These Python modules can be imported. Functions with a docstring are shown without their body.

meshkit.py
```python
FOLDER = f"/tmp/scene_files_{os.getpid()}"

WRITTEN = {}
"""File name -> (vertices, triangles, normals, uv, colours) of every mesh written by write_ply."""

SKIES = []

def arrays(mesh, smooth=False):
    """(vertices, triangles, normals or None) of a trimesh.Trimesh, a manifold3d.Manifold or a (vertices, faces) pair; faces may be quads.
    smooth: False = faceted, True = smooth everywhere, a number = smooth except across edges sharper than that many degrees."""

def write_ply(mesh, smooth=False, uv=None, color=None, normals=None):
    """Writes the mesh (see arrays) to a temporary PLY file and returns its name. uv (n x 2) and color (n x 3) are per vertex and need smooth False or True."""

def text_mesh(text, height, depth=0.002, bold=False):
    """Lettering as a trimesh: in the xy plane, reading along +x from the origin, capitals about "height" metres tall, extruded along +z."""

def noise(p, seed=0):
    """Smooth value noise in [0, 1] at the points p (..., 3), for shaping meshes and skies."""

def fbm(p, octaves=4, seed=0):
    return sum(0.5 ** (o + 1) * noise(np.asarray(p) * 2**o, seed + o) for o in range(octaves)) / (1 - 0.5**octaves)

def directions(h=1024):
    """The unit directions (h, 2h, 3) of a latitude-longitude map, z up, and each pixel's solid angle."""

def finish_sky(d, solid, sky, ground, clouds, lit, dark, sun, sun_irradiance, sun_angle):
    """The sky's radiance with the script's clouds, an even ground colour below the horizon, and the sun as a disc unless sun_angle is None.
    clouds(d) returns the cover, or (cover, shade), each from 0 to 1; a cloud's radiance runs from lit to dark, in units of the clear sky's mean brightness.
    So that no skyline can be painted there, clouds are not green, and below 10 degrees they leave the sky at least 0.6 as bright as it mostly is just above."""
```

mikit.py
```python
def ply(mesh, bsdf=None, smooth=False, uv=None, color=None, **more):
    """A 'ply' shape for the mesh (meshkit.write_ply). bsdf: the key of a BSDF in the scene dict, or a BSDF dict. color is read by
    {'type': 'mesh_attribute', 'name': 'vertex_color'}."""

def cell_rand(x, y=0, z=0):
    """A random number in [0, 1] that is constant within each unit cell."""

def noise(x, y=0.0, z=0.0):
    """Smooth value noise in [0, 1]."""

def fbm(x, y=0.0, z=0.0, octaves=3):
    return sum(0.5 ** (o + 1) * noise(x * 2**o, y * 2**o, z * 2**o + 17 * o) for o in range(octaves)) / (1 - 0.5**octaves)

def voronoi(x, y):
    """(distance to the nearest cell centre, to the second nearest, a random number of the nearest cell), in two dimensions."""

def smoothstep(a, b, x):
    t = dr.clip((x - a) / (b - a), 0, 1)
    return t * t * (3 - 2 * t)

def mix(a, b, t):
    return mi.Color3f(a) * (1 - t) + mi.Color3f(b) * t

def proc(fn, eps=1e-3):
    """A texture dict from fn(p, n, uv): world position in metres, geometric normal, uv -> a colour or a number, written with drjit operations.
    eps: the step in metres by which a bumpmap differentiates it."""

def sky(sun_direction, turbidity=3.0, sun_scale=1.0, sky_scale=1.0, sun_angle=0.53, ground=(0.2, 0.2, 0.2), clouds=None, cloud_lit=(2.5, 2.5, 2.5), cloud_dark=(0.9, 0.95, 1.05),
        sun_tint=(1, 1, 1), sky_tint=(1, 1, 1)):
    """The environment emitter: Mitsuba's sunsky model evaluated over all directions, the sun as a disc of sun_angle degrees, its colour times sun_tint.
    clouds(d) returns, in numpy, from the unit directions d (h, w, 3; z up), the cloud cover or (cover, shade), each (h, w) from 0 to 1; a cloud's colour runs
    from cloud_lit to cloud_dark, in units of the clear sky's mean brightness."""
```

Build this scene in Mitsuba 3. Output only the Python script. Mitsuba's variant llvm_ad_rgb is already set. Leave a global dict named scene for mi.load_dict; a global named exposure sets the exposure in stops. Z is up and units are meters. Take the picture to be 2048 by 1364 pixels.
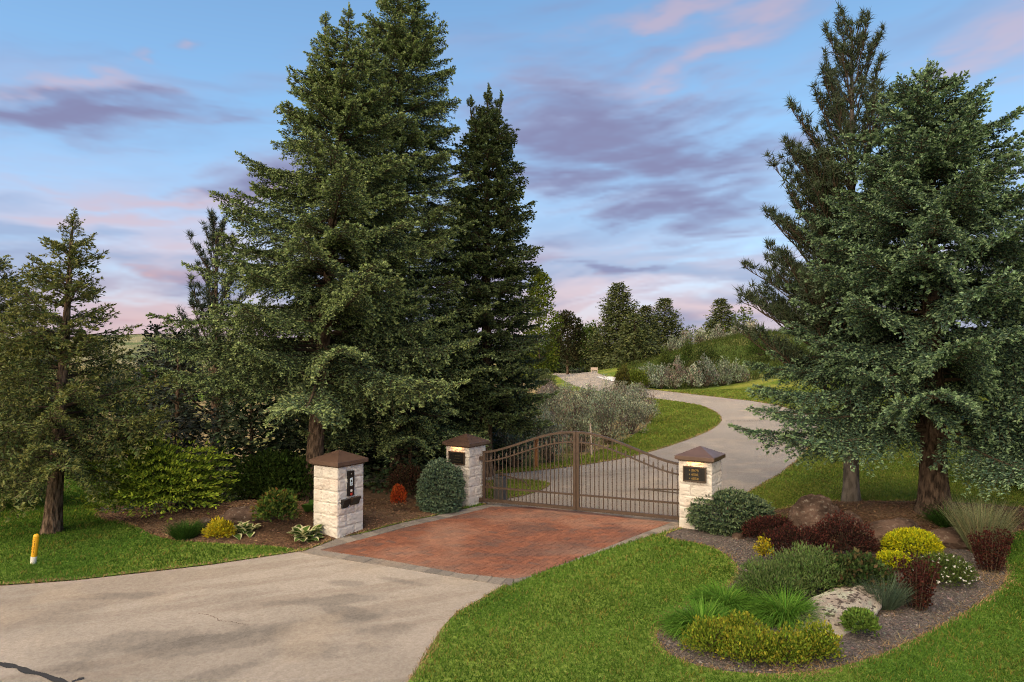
import math
import numpy as np
import trimesh
import shapely
from shapely.geometry import Polygon, Point, LineString, box as sbox
from shapely.ops import unary_union
import drjit as dr
import mitsuba as mi
import mikit
import meshkit
from mikit import noise, fbm, voronoi, smoothstep, mix, proc

T = mi.ScalarTransform4f
scene, labels = {}, {}

# ------------------------------------------------------------------ camera, sky, exposure
exposure = 2.95
CAM_Z, PITCH = 3.2, math.atan(33 / 1365)
scene['camera'] = {'type': 'perspective', 'fov': 2 * math.degrees(math.atan(1024 / 1365)), 'fov_axis': 'x', 'near_clip': 0.1, 'far_clip': 3000.0,
                   'to_world': T().look_at(origin=[0, 0, CAM_Z], target=[0, math.cos(PITCH), CAM_Z + math.sin(PITCH)], up=[0, 0, 1])}


def clouds(d):
    """Dusk clouds as thin bands that thicken towards the horizon, with a few larger banks; azimuth and elevation in degrees."""
    az = np.degrees(np.arctan2(d[..., 0], d[..., 1]))
    el = np.degrees(np.arcsin(np.clip(d[..., 2], -1, 1)))

    def sm(a, b, x):
        t = np.clip((x - a) / (b - a), 0, 1)
        return t * t * (3 - 2 * t)

    # streaky noise, warped, stretched along the horizon and slightly tilted
    w1 = meshkit.fbm(np.stack([d[..., 0] * 4, d[..., 1] * 4, d[..., 2] * 9], -1) + 21.3, 4, 31) - 0.5
    w2 = meshkit.fbm(np.stack([d[..., 0] * 16, d[..., 1] * 16, d[..., 2] * 40], -1) + 7.7, 4, 37) - 0.5
    zz = d[..., 2] + 0.065 * w1 + 0.012 * w2 - 0.10 * d[..., 0]
    n1 = meshkit.fbm(np.stack([d[..., 0] * 2.6, d[..., 1] * 2.6, zz * 15], -1) + 3.1, 6, 11)
    n2 = meshkit.fbm(np.stack([d[..., 0] * 4.2, d[..., 1] * 4.2, zz * 24], -1) + 9.7, 6, 23)
    n3 = meshkit.fbm(np.stack([d[..., 0] * 11, d[..., 1] * 11, zz * 62], -1) + 4.4, 6, 5)
    wisp = meshkit.fbm(np.stack([d[..., 0] * 30, d[..., 1] * 30, zz * 190], -1) + 1.4, 5, 8)

    def bank(a, e, wa, we, tilt=0.0, rough=1.3):
        da = az - a + 12 * w2 + 8 * w1
        de = el - e - tilt * (az - a) + 6 * w1 + 3 * w2
        r = np.sqrt((da / wa) ** 2 + (de / we) ** 2)
        return sm(1.75, 0.0, r + (n3 - 0.5) * rough + (wisp - 0.5) * 0.5)

    low = 1 - sm(2, 20, el)
    cover = low * sm(0.26, 0.60, 0.5 * n1 + 0.35 * n3 + 0.15 * wisp + 0.14 * low) * 0.85 + 0.28 * sm(0.50, 0.72, 0.7 * n1 + 0.3 * n3) * (1 - sm(35, 60, el))
    shade = sm(0.36, 0.62, 0.6 * n2 + 0.4 * n3) * 0.55 + 0.34
    grey = [(7.5, 19.3, 10, 4.4, 0.0, 0.7), (12, 17.3, 8, 2.8, -0.05, 0.8), (14, 16.0, 9, 2.4, -0.05), (4, 15.0, 8, 1.8, 0), (13, 11.5, 9, 2.8, 0.03), (-34, 16.5, 9, 1.9, 0.05), (-20, 13, 6, 1.3, 0.1), (9, 7.0, 8, 1.0, -0.08),
            (-24, 6.2, 8, 1.2, -0.02), (70, 14, 15, 4, 0), (-75, 17, 16, 4, 0), (140, 18, 20, 5, 0), (-150, 14, 18, 4, 0)]
    pink = [(19.5, 25.2, 5.5, 1.3, 0.20), (13.5, 26.4, 6.0, 0.8, 0.05), (37, 21.0, 5.0, 2.6, 0.1), (-34, 18.8, 4.5, 0.7, 0.08), (-28.0, 21.4, 1.6, 0.4, 0.30), (-27, 11.6, 10, 0.8, 0.05), (-25, 8.8, 4.5, 1.5, 0.15), (-31, 9.8, 7, 0.8, 0.02),
            (-27, 2.6, 11, 3.0, 0, 0.8), (-25, 8.8, 5.5, 1.7, 0.1, 0.9), (5.5, 5.2, 6, 1.1, 0), (4, 3.0, 7, 1.2, 0), (17, 3.4, 8, 1.2, 0), (80, 20, 8, 2, 0.1), (-90, 9, 10, 2, 0), (170, 10, 12, 2, 0)]
    for b in grey:
        m = bank(*b)
        cover = np.maximum(cover, m * 0.92)
        shade = shade + (1 - shade) * m
    for b in pink:
        m = bank(*b)
        cover = np.maximum(cover, m * (0.50 if b[1] > 15 else 0.66))
        shade = shade * (1 - m)
    return np.clip(cover, 0, 1), np.clip(shade, 0, 1)


# soft evening light from behind the camera and to its left, under a wide glow; no hard sun
scene['sky'] = mikit.sky((-0.42, -0.62, 0.66), turbidity=3.0, sun_scale=0.52, sun_angle=85, sky_scale=1.0, clouds=clouds, cloud_lit=(1.36, 0.85, 0.86), cloud_dark=(0.45, 0.44, 0.76),
                         sun_tint=(1.0, 0.89, 0.66), sky_tint=(0.81, 0.87, 0.85), ground=(0.16, 0.15, 0.10))


# ------------------------------------------------------------------ bookkeeping
def numbered(key):
    if key not in labels and key not in scene and not any(k.startswith(key + '__') for k in scene):
        return key
    n = 1
    while f'{key}_{n:03d}' in labels or f'{key}_{n:03d}' in scene or any(k.startswith(f'{key}_{n:03d}__') for k in scene):
        n += 1
    return f'{key}_{n:03d}'


COUNT = {}


def thing(name, label, cat, group=None, kind=None):
    n = COUNT.get(name, 0)
    COUNT[name] = n + 1
    key = name if n == 0 else f'{name}_{n:03d}'
    labels[key] = {'label': label}
    if cat:
        labels[key]['category'] = cat
    if group:
        labels[key]['group'] = group
    if kind:
        labels[key]['kind'] = kind
    return key


def part(parent, name, shape, label=None, kind=None):
    base = f'{parent}__{name}'
    n = COUNT.get(base, 0)
    COUNT[base] = n + 1
    key = base if n == 0 else f'{base}_{n:03d}'
    scene[key] = shape
    if label or kind:
        labels[key] = {}
        if label:
            labels[key]['label'] = label
        if kind:
            labels[key]['kind'] = kind
    return key


def structure(name, shape, label):
    key = thing(name, label, None, kind='structure')
    scene[key] = shape
    return key


# TERRAIN BEGIN
def ss(a, b, x):
    t = np.clip((x - a) / (b - a), 0, 1)
    return t * t * (3 - 2 * t)


def ground_z(x, y):
    z = 1.1 * ss(20, 60, y) * ss(-30, -4, x)
    z = z - 0.85 * ss(11.6, 21, y) * ss(-3.6, -8.5, x)
    z = z + 4.4 * np.exp(-(((x - 25) / 13.0) ** 2 + ((y - 64) / 12.0) ** 2))
    z = z + 0.42 * np.exp(-(((x + 5.0) / 2.1) ** 2 + ((y - 13.3) / 1.0) ** 2))
    z = z + 0.33 * np.exp(-(((x - 8.0) / 2.6) ** 2 + ((y - 13.0) / 1.7) ** 2))
    return z
# TERRAIN END


# ------------------------------------------------------------------ mesh helpers
def merge(parts):
    """One (vertices, faces) pair from several."""
    vs, fs, n = [], [], 0
    for v, f in parts:
        v = np.asarray(v, float)
        vs.append(v)
        fs.append(np.asarray(f, int) + n)
        n += len(v)
    return np.vstack(vs), np.vstack(fs)


def tm(m):
    return np.array(m.vertices), np.array(m.faces)


def unit(a):
    return a / np.maximum(np.linalg.norm(a, axis=-1, keepdims=True), 1e-9)


def tubes(P, rad, sides=4, cap=False):
    """Many tubes at once: P (B, m, 3) centre lines, rad (B, m)."""
    P = np.asarray(P, float)
    B, m, _ = P.shape
    t = unit(np.gradient(P, axis=1))
    ref = np.where(np.abs(t[..., 2:]) < 0.9, np.array([0, 0, 1.0]), np.array([1.0, 0, 0]))
    a = unit(np.cross(t, ref))
    b = np.cross(t, a)
    ang = np.arange(sides) * 2 * np.pi / sides
    v = P[:, :, None] + np.asarray(rad)[:, :, None, None] * (np.cos(ang)[:, None] * a[:, :, None] + np.sin(ang)[:, None] * b[:, :, None])
    i, j = np.meshgrid(np.arange(m - 1), np.arange(sides), indexing='ij')
    q = np.stack([i * sides + j, i * sides + (j + 1) % sides, (i + 1) * sides + (j + 1) % sides, (i + 1) * sides + j], -1).reshape(-1, 4)
    f = np.vstack([q[:, [0, 2, 1]], q[:, [0, 3, 2]]])
    f = (f[None] + (np.arange(B) * m * sides)[:, None, None]).reshape(-1, 3)
    return v.reshape(-1, 3), f


def box(x0, x1, y0, y1, z0, z1):
    m = trimesh.creation.box(bounds=[[x0, y0, z0], [x1, y1, z1]])
    return tm(m)


def cbox(x0, x1, y0, y1, z0, z1, c=0.006):
    """A box with chamfered edges."""
    x0, x1, y0, y1, z0, z1 = min(x0, x1), max(x0, x1), min(y0, y1), max(y0, y1), min(z0, z1), max(z0, z1)
    c = min(c, (x1 - x0) / 3, (y1 - y0) / 3, (z1 - z0) / 3)
    pts = []
    for a in (0, 1, 2):
        lo, hi = np.array([x0, y0, z0]) + c, np.array([x1, y1, z1]) - c
        lo[a] -= c
        hi[a] += c
        pts += [[p, q, r] for p in (lo[0], hi[0]) for q in (lo[1], hi[1]) for r in (lo[2], hi[2])]
    return tm(trimesh.convex.convex_hull(np.array(pts)))


class Leaves:
    """Many small leaves, needles or shoots from one flat template each, gathered into one mesh with a colour per leaf."""

    def __init__(self):
        self.V, self.F, self.C, self.n = [], [], [], 0

    def add(self, tv, tf, pos, d, up, ln, wd, col):
        pos = np.asarray(pos, float).reshape(-1, 3)
        N = len(pos)
        if N == 0:
            return
        y = unit(np.broadcast_to(d, (N, 3)))
        x = np.cross(y, np.broadcast_to(up, (N, 3)))
        x = np.where(np.linalg.norm(x, axis=1, keepdims=True) < 1e-4, np.array([1.0, 0, 0]), x)
        x = unit(x)
        z = np.cross(x, y)
        ln = np.broadcast_to(ln, (N,))[:, None, None]
        wd = np.broadcast_to(wd, (N,))[:, None, None]
        v = pos[:, None] + tv[None, :, 0:1] * wd * x[:, None] + tv[None, :, 1:2] * ln * y[:, None] + tv[None, :, 2:3] * wd * z[:, None]
        self.V.append(v.reshape(-1, 3))
        self.F.append((tf[None] + (np.arange(N) * len(tv))[:, None, None]).reshape(-1, 3) + self.n)
        self.C.append(np.repeat(np.broadcast_to(col, (N, 3)), len(tv), 0))
        self.n += N * len(tv)

    def raw(self, v, f, c):
        self.V.append(v)
        self.F.append(f + self.n)
        self.C.append(c)
        self.n += len(v)

    def ply(self, bsdf):
        return mikit.ply((np.vstack(self.V), np.vstack(self.F)), bsdf, color=np.clip(np.vstack(self.C), 0.002, 0.95))


# templates: x across, y along, z off the plane
SHOOT = (np.array([[0, 0, 0], [.5, .42, .12], [0, 1, 0], [-.5, .58, .12]], float), np.array([[0, 1, 2], [0, 2, 3]]))
COMB = (np.array([[0, 0, 0], [.16, .5, 0], [0, 1, 0], [-.16, .5, 0],
                  [0, .05, 0], [0, .25, 0], [.6, .42, .10], [-.6, .42, .10],
                  [0, .38, 0], [0, .58, 0], [.5, .78, .16], [-.5, .78, .16], [0, .2, 0.05], [0, .55, .05], [0.05, .75, .5]], float),
        np.array([[0, 1, 2], [0, 2, 3], [4, 6, 5], [4, 5, 7], [8, 10, 9], [8, 9, 11], [12, 13, 14]]))
LEAF = (np.array([[0, 0, 0], [.5, .45, .12], [0, 1, 0], [-.5, .45, .12]], float), np.array([[0, 1, 2], [0, 2, 3]]))
NEEDLE = (np.array([[-.5, 0, 0], [.5, 0, 0], [0, 1, 0]], float), np.array([[0, 1, 2]]))


def tint(rng, n, cols, jitter=0.16):
    """A colour for each of n leaves, drawn between the given plant colours."""
    cols = np.asarray(cols, float)
    a = rng.integers(0, len(cols), n)
    b = rng.integers(0, len(cols), n)
    t = rng.random((n, 1)) * 0.6
    c = cols[a] * (1 - t) + cols[b] * t
    return c * np.exp(rng.normal(0, jitter, (n, 1))) * np.exp(rng.normal(0, jitter * 0.3, (n, 3)))


# ------------------------------------------------------------------ materials
VC = {'type': 'mesh_attribute', 'name': 'vertex_color'}
scene['needle'] = {'type': 'twosided', 'bsdf': {'type': 'principled', 'base_color': VC, 'roughness': 0.6, 'specular': 0.35}}
scene['leaf'] = {'type': 'principledthin', 'base_color': VC, 'roughness': 0.55, 'diff_trans': 0.55, 'spec_trans': 0.0}


def solid(name, fn=None, rough=0.8, bump=None, scale=1.0, eps=2e-3, **more):
    b = {'type': 'principled', 'base_color': proc(fn) if callable(fn) else {'type': 'rgb', 'value': list(fn)}, 'roughness': rough, **more}
    if bump:
        b = {'type': 'bumpmap', 'arbitrary': proc(bump, eps), 'scale': scale, 'bsdf': b}
    scene[name] = {'type': 'twosided', 'bsdf': b}


def C(*a):
    return mi.Color3f(*a)


STAINS = [((-2.75, 8.17), 1.1, .20, .35), ((-2.37, 9.09), .75, .16, .2), ((-1.49, 8.07), .55, .22, .3), ((-3.20, 7.81), 1.1, .25, .35), ((-2.10, 7.55), .7, .22, .1), ((-2.92, 7.02), .45, .16, .6),
          ((-2.38, 9.79), .35, .12, -.2), ((-1.45, 9.79), .45, .10, -.4), ((-4.14, 7.88), 1.2, .3, .4), ((-4.46, 7.13), .5, .16, .2), ((-2.03, 8.65), .4, .15, -.5), ((-5.18, 9.28), .8, .14, .1),
          ((3.07, 19.50), 1.6, .25, .45), ((2.40, 18.68), .9, .2, .3), ((3.40, 16.89), 1.4, .3, .4), ((1.41, 18.29), 1.2, .25, .25)]


def asphalt_color(p, n, uv):
    grain = noise(p.x * 70, p.y * 70) * 0.5 + noise(p.x * 31, p.y * 31, 3.0) * 0.5
    cloudy = fbm(p.x * 0.7, p.y * 0.7, 1.0, 4)
    streak = fbm(p.x * 0.55 + p.y * 0.2, p.y * 2.6 - p.x * 1.2, 5.0, 4)
    c = mix((0.285, 0.250, 0.213), (0.355, 0.310, 0.264), smoothstep(0.3, 0.7, cloudy))
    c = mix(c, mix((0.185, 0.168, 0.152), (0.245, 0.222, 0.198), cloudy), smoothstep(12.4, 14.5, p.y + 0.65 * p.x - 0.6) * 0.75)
    c = mix(c, (0.24, 0.20, 0.165), smoothstep(0.52, 0.72, streak) * 0.55)
    ragged = fbm(p.x * 2.2, p.y * 2.2, 8.0, 4)
    for (sx, sy), la, lb, ang in STAINS:
        ca, sa = math.cos(ang), math.sin(ang)
        u, v = (p.x - sx) * ca + (p.y - sy) * sa, -(p.x - sx) * sa + (p.y - sy) * ca
        r = dr.square(u / la) + dr.square(v / lb)
        c = mix(c, (0.125, 0.112, 0.10), smoothstep(1.5, 0.0, r + (ragged - 0.5) * 3.6) * 0.42)
    sand = smoothstep(0.55, 0.8, fbm(p.x * 1.3 + 4, p.y * 1.3, 2.0, 3)) * 0.35
    c = mix(c, (0.41, 0.335, 0.255), sand)
    return c * (0.80 + 0.40 * grain)


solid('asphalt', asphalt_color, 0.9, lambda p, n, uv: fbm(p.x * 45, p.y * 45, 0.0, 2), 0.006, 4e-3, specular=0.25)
solid('sealant', (0.035, 0.033, 0.032), 0.65)
solid('crack_dirt', (0.14, 0.095, 0.07), 0.95)


def lawn_color(p, n, uv):
    g = fbm(p.x * 1.2, p.y * 1.2, 0.0, 4)
    f = noise(p.x * 26, p.y * 26) * 0.6 + noise(p.x * 60, p.y * 60, 2.0) * 0.4
    row = noise((p.x * 0.84 - p.y * 0.54) * 1.6, (p.x * 0.54 + p.y * 0.84) * 0.12, 6.0)
    c = mix((0.060, 0.130, 0.018), (0.135, 0.205, 0.034), smoothstep(0.25, 0.75, 0.55 * g + 0.45 * row))
    c = mix(c, (0.20, 0.19, 0.06), smoothstep(0.62, 0.85, f) * 0.4)
    return c * (0.55 + 0.9 * f)


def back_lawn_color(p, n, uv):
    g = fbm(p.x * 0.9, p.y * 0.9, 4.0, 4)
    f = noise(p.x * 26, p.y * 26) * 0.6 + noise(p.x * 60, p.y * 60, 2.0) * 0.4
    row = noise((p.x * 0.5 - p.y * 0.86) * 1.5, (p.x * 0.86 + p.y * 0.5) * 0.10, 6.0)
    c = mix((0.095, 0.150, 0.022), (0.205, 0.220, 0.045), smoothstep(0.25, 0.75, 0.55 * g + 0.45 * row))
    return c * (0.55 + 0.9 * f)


solid('lawn_back', back_lawn_color, 0.9, lambda p, n, uv: noise(p.x * 24, p.y * 24) + 0.6 * noise(p.x * 55, p.y * 55, 1.0), 0.035, 6e-3, specular=0.1)  # paler, yellower lawn green used beyond the gate line
solid('lawn_green', lawn_color, 0.9, lambda p, n, uv: noise(p.x * 24, p.y * 24) + 0.6 * noise(p.x * 55, p.y * 55, 1.0), 0.035, 6e-3, specular=0.1)


def earth_color(p, n, uv):
    g = fbm(p.x * 0.35, p.y * 0.35, 0.0, 4)
    f = noise(p.x * 12, p.y * 12) * 0.5 + noise(p.x * 40, p.y * 40, 2.0) * 0.5
    c = mix((0.24, 0.185, 0.10), (0.13, 0.135, 0.045), smoothstep(0.4, 0.62, g))
    return c * (0.6 + 0.8 * f)


solid('earth', earth_color, 0.95, lambda p, n, uv: fbm(p.x * 6, p.y * 6, 0.0, 3), 0.06, 1e-2, specular=0.05)


def hill_color(p, n, uv):
    g = fbm(p.x * 0.05, p.y * 0.05, p.z * 0.2, 4)
    return mix((0.21, 0.20, 0.12), (0.09, 0.12, 0.055), smoothstep(0.36, 0.56, g))


def meadow_color(p, n, uv):
    g = fbm(p.x * 0.5, p.y * 0.5, 0.0, 4)
    f = noise(p.x * 9, p.y * 9) * 0.5 + noise(p.x * 25, p.y * 25, 2.0) * 0.5
    return mix((0.070, 0.105, 0.026), (0.135, 0.145, 0.048), smoothstep(0.4, 0.68, g)) * (0.6 + 0.8 * f)


solid('meadow', meadow_color, 0.95, lambda p, n, uv: fbm(p.x * 6, p.y * 6, 0.0, 3), 0.06, 1e-2, specular=0.05)
solid('hill_ground', hill_color, 0.95, specular=0.05)


def mulch_color(p, n, uv):
    f = noise(p.x * 38, p.y * 38) * 0.5 + noise(p.x * 90, p.y * 90, 2.0) * 0.5
    g = fbm(p.x * 1.1, p.y * 1.1, 3.0, 3)
    c = mix((0.105, 0.062, 0.040), (0.175, 0.115, 0.076), smoothstep(0.3, 0.7, g))
    c = mix(c, (0.26, 0.17, 0.10), smoothstep(0.66, 0.85, f) * 0.6)
    return c * (0.45 + 1.0 * f)


solid('bark_mulch', mulch_color, 0.95, lambda p, n, uv: noise(p.x * 40, p.y * 40) + 0.5 * noise(p.x * 100, p.y * 100, 1.0), 0.03, 5e-3, specular=0.1)


def gravel_bed_color(p, n, uv):
    a, b, w = voronoi(p.x * 38, p.y * 38)
    c = mix((0.055, 0.049, 0.047), (0.135, 0.115, 0.108), w)
    return c * (0.55 + 0.6 * smoothstep(0.0, 0.35, b - a))


solid('gravel_bed', gravel_bed_color, 0.9, lambda p, n, uv: -voronoi(p.x * 38, p.y * 38)[0], 0.014, 4e-3, specular=0.2)
scene['stone_chip'] = {'type': 'twosided', 'bsdf': {'type': 'principled', 'base_color': VC, 'roughness': 0.85, 'specular': 0.2}}


def brick_color(p, n, uv):
    f = noise(p.x * 60, p.y * 60, p.z * 60)
    g = fbm(p.x * 1.2 + 0.5 * p.y, p.y * 3.4 - p.x * 0.5, 0.0, 5)
    base = mix((0.165, 0.068, 0.043), (0.230, 0.092, 0.054), uv.x)
    base = mix(base, (0.115, 0.072, 0.060), smoothstep(0.80, 1.0, uv.y) * 0.6)
    base = mix(base, (0.105, 0.066, 0.055), smoothstep(0.44, 0.72, g) * 0.60)
    dust = smoothstep(0.5, 0.75, fbm(p.x * 0.8, p.y * 0.8, 7.0, 3)) * 0.35
    base = mix(base, (0.36, 0.22, 0.16), dust)
    return base * (0.75 + 0.5 * f)


solid('brick', brick_color, 0.8, lambda p, n, uv: noise(p.x * 90, p.y * 90, p.z * 90), 0.002, 3e-3, specular=0.3)


def border_color(p, n, uv):
    f = noise(p.x * 55, p.y * 55, p.z * 55)
    c = mix((0.14, 0.125, 0.115), (0.245, 0.215, 0.185), uv.x)
    c = mix(c, (0.33, 0.25, 0.185), smoothstep(0.5, 0.75, fbm(p.x * 1.1, p.y * 1.1, 2.0, 3)) * 0.55)
    return c * (0.75 + 0.5 * f)


solid('border_stone', border_color, 0.85, lambda p, n, uv: noise(p.x * 70, p.y * 70, p.z * 70), 0.003, 3e-3, specular=0.25)
solid('joint_sand', lambda p, n, uv: mix((0.15, 0.11, 0.085), (0.24, 0.18, 0.14), noise(p.x * 40, p.y * 40)), 0.95)


def block_color(p, n, uv):
    f = fbm(p.x * 28, p.y * 28, p.z * 28, 3)
    g = fbm(p.x * 4, p.y * 4, p.z * 4, 3)
    c = mix((0.66, 0.61, 0.555), (0.80, 0.755, 0.70), f)
    c = mix(c, (0.62, 0.45, 0.36), smoothstep(0.52, 0.72, g) * 0.28)
    c = mix(c, (0.40, 0.35, 0.31), smoothstep(0.60, 0.74, fbm(p.x * 11 + 5, p.y * 11, p.z * 13, 3)) * 0.45)
    return c * (0.86 + 0.14 * uv.x)


solid('split_block', block_color, 0.9, lambda p, n, uv: fbm(p.x * 24, p.y * 24, p.z * 30, 3), 0.035, 4e-3, specular=0.2)
solid('mortar', (0.42, 0.37, 0.33), 0.95)
solid('bronze_metal', lambda p, n, uv: mix((0.085, 0.050, 0.036), (0.125, 0.075, 0.055), fbm(p.x * 9, p.y * 9, p.z * 9, 3)), 0.38, specular=0.65)
solid('gate_paint', lambda p, n, uv: mix((0.060, 0.038, 0.027), (0.085, 0.056, 0.040), noise(p.x * 14, p.y * 14, p.z * 14)), 0.45, specular=0.4)
solid('dark_plate', (0.010, 0.009, 0.009), 0.35, specular=0.5)
solid('frame_bronze', (0.060, 0.040, 0.028), 0.45, specular=0.5)
solid('gold_letter', (0.34, 0.22, 0.065), 0.45, metallic=0.3)
solid('dull_gold', (0.055, 0.042, 0.018), 0.5)
solid('screen_white', (0.62, 0.74, 0.78), 0.3)
solid('red_plastic', (0.42, 0.035, 0.02), 0.4)
solid('smoked_glass', (0.035, 0.03, 0.028), 0.2, specular=0.6)
solid('grey_metal', lambda p, n, uv: mix((0.048, 0.050, 0.050), (0.075, 0.078, 0.078), noise(p.x * 20, p.y * 20, p.z * 20)), 0.5)
solid('yellow_plastic', lambda p, n, uv: mix((0.72, 0.36, 0.015), (0.78, 0.42, 0.02), noise(p.x * 40, p.y * 40, p.z * 12)), 0.45)
solid('white_plastic', (0.72, 0.70, 0.66), 0.5)
solid('dark_print', (0.16, 0.055, 0.008), 0.7)
solid('weathered_wood', lambda p, n, uv: mix((0.22, 0.085, 0.03), (0.36, 0.16, 0.06), fbm(p.x * 60, p.y * 60, p.z * 5, 3)), 0.85)
solid('pale_wood', (0.52, 0.42, 0.35), 0.8)
solid('concrete', lambda p, n, uv: mix((0.42, 0.41, 0.40), (0.55, 0.53, 0.52), fbm(p.x * 3, p.y * 3, 0.0, 3)), 0.9)


def bark(a, b, s):
    def color(p, n, uv):
        f = fbm(p.x * 30 * s, p.y * 30 * s, p.z * 7 * s, 4)
        return mix(a, b, smoothstep(0.28, 0.72, f))
    return color


def bark_bump(p, n, uv):
    return fbm(p.x * 26, p.y * 26, p.z * 6, 3)


solid('bark_fir', bark((0.060, 0.040, 0.028), (0.235, 0.165, 0.115), 1.0), 0.95, bark_bump, 0.07, 5e-3, specular=0.1)
solid('bark_red', bark((0.036, 0.025, 0.019), (0.140, 0.098, 0.072), 1.0), 0.95, bark_bump, 0.08, 5e-3, specular=0.1)
solid('bark_grey', bark((0.095, 0.082, 0.072), (0.20, 0.175, 0.155), 0.6), 0.9, bark_bump, 0.03, 5e-3, specular=0.1)
solid('twig', lambda p, n, uv: mix((0.050, 0.036, 0.025), (0.115, 0.085, 0.060), noise(p.x * 20, p.y * 20, p.z * 20)), 0.95, specular=0.1)
solid('sage_wood', lambda p, n, uv: mix((0.085, 0.062, 0.050), (0.20, 0.155, 0.125), noise(p.x * 15, p.y * 15, p.z * 15)), 0.95, specular=0.1)


def boulder_color(p, n, uv):
    g = fbm(p.x * 3, p.y * 3, p.z * 3, 4)
    f = fbm(p.x * 22, p.y * 22, p.z * 22, 3)
    c = mix((0.050, 0.034, 0.027), (0.115, 0.076, 0.060), smoothstep(0.3, 0.7, g))
    c = mix(c, (0.22, 0.19, 0.16), smoothstep(0.60, 0.78, f) * 0.5)
    return c * (0.7 + 0.6 * f)


solid('brown_rock', boulder_color, 0.95, lambda p, n, uv: fbm(p.x * 12, p.y * 12, p.z * 12, 4), 0.05, 5e-3, specular=0.15)


def lichen_color(p, n, uv):
    g = fbm(p.x * 4, p.y * 4, p.z * 4, 4)
    f = fbm(p.x * 22 + 3, p.y * 22, p.z * 26, 5) * 0.7 + fbm(p.x * 5 + 1, p.y * 5, p.z * 5, 3) * 0.3
    c = mix((0.26, 0.22, 0.19), (0.35, 0.32, 0.275), smoothstep(0.3, 0.7, g))
    c = mix(c, (0.36, 0.40, 0.31), smoothstep(0.50, 0.62, fbm(p.x * 7 + 9, p.y * 7, p.z * 7, 4)) * 0.6)
    c = mix(c, (0.05, 0.038, 0.034), smoothstep(0.535, 0.575, f) * 0.88)
    return c * (0.8 + 0.4 * noise(p.x * 60, p.y * 60, p.z * 60))


solid('lichen_rock', lichen_color, 0.95, lambda p, n, uv: fbm(p.x * 14, p.y * 14, p.z * 14, 4), 0.03, 5e-3, specular=0.15)


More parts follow.
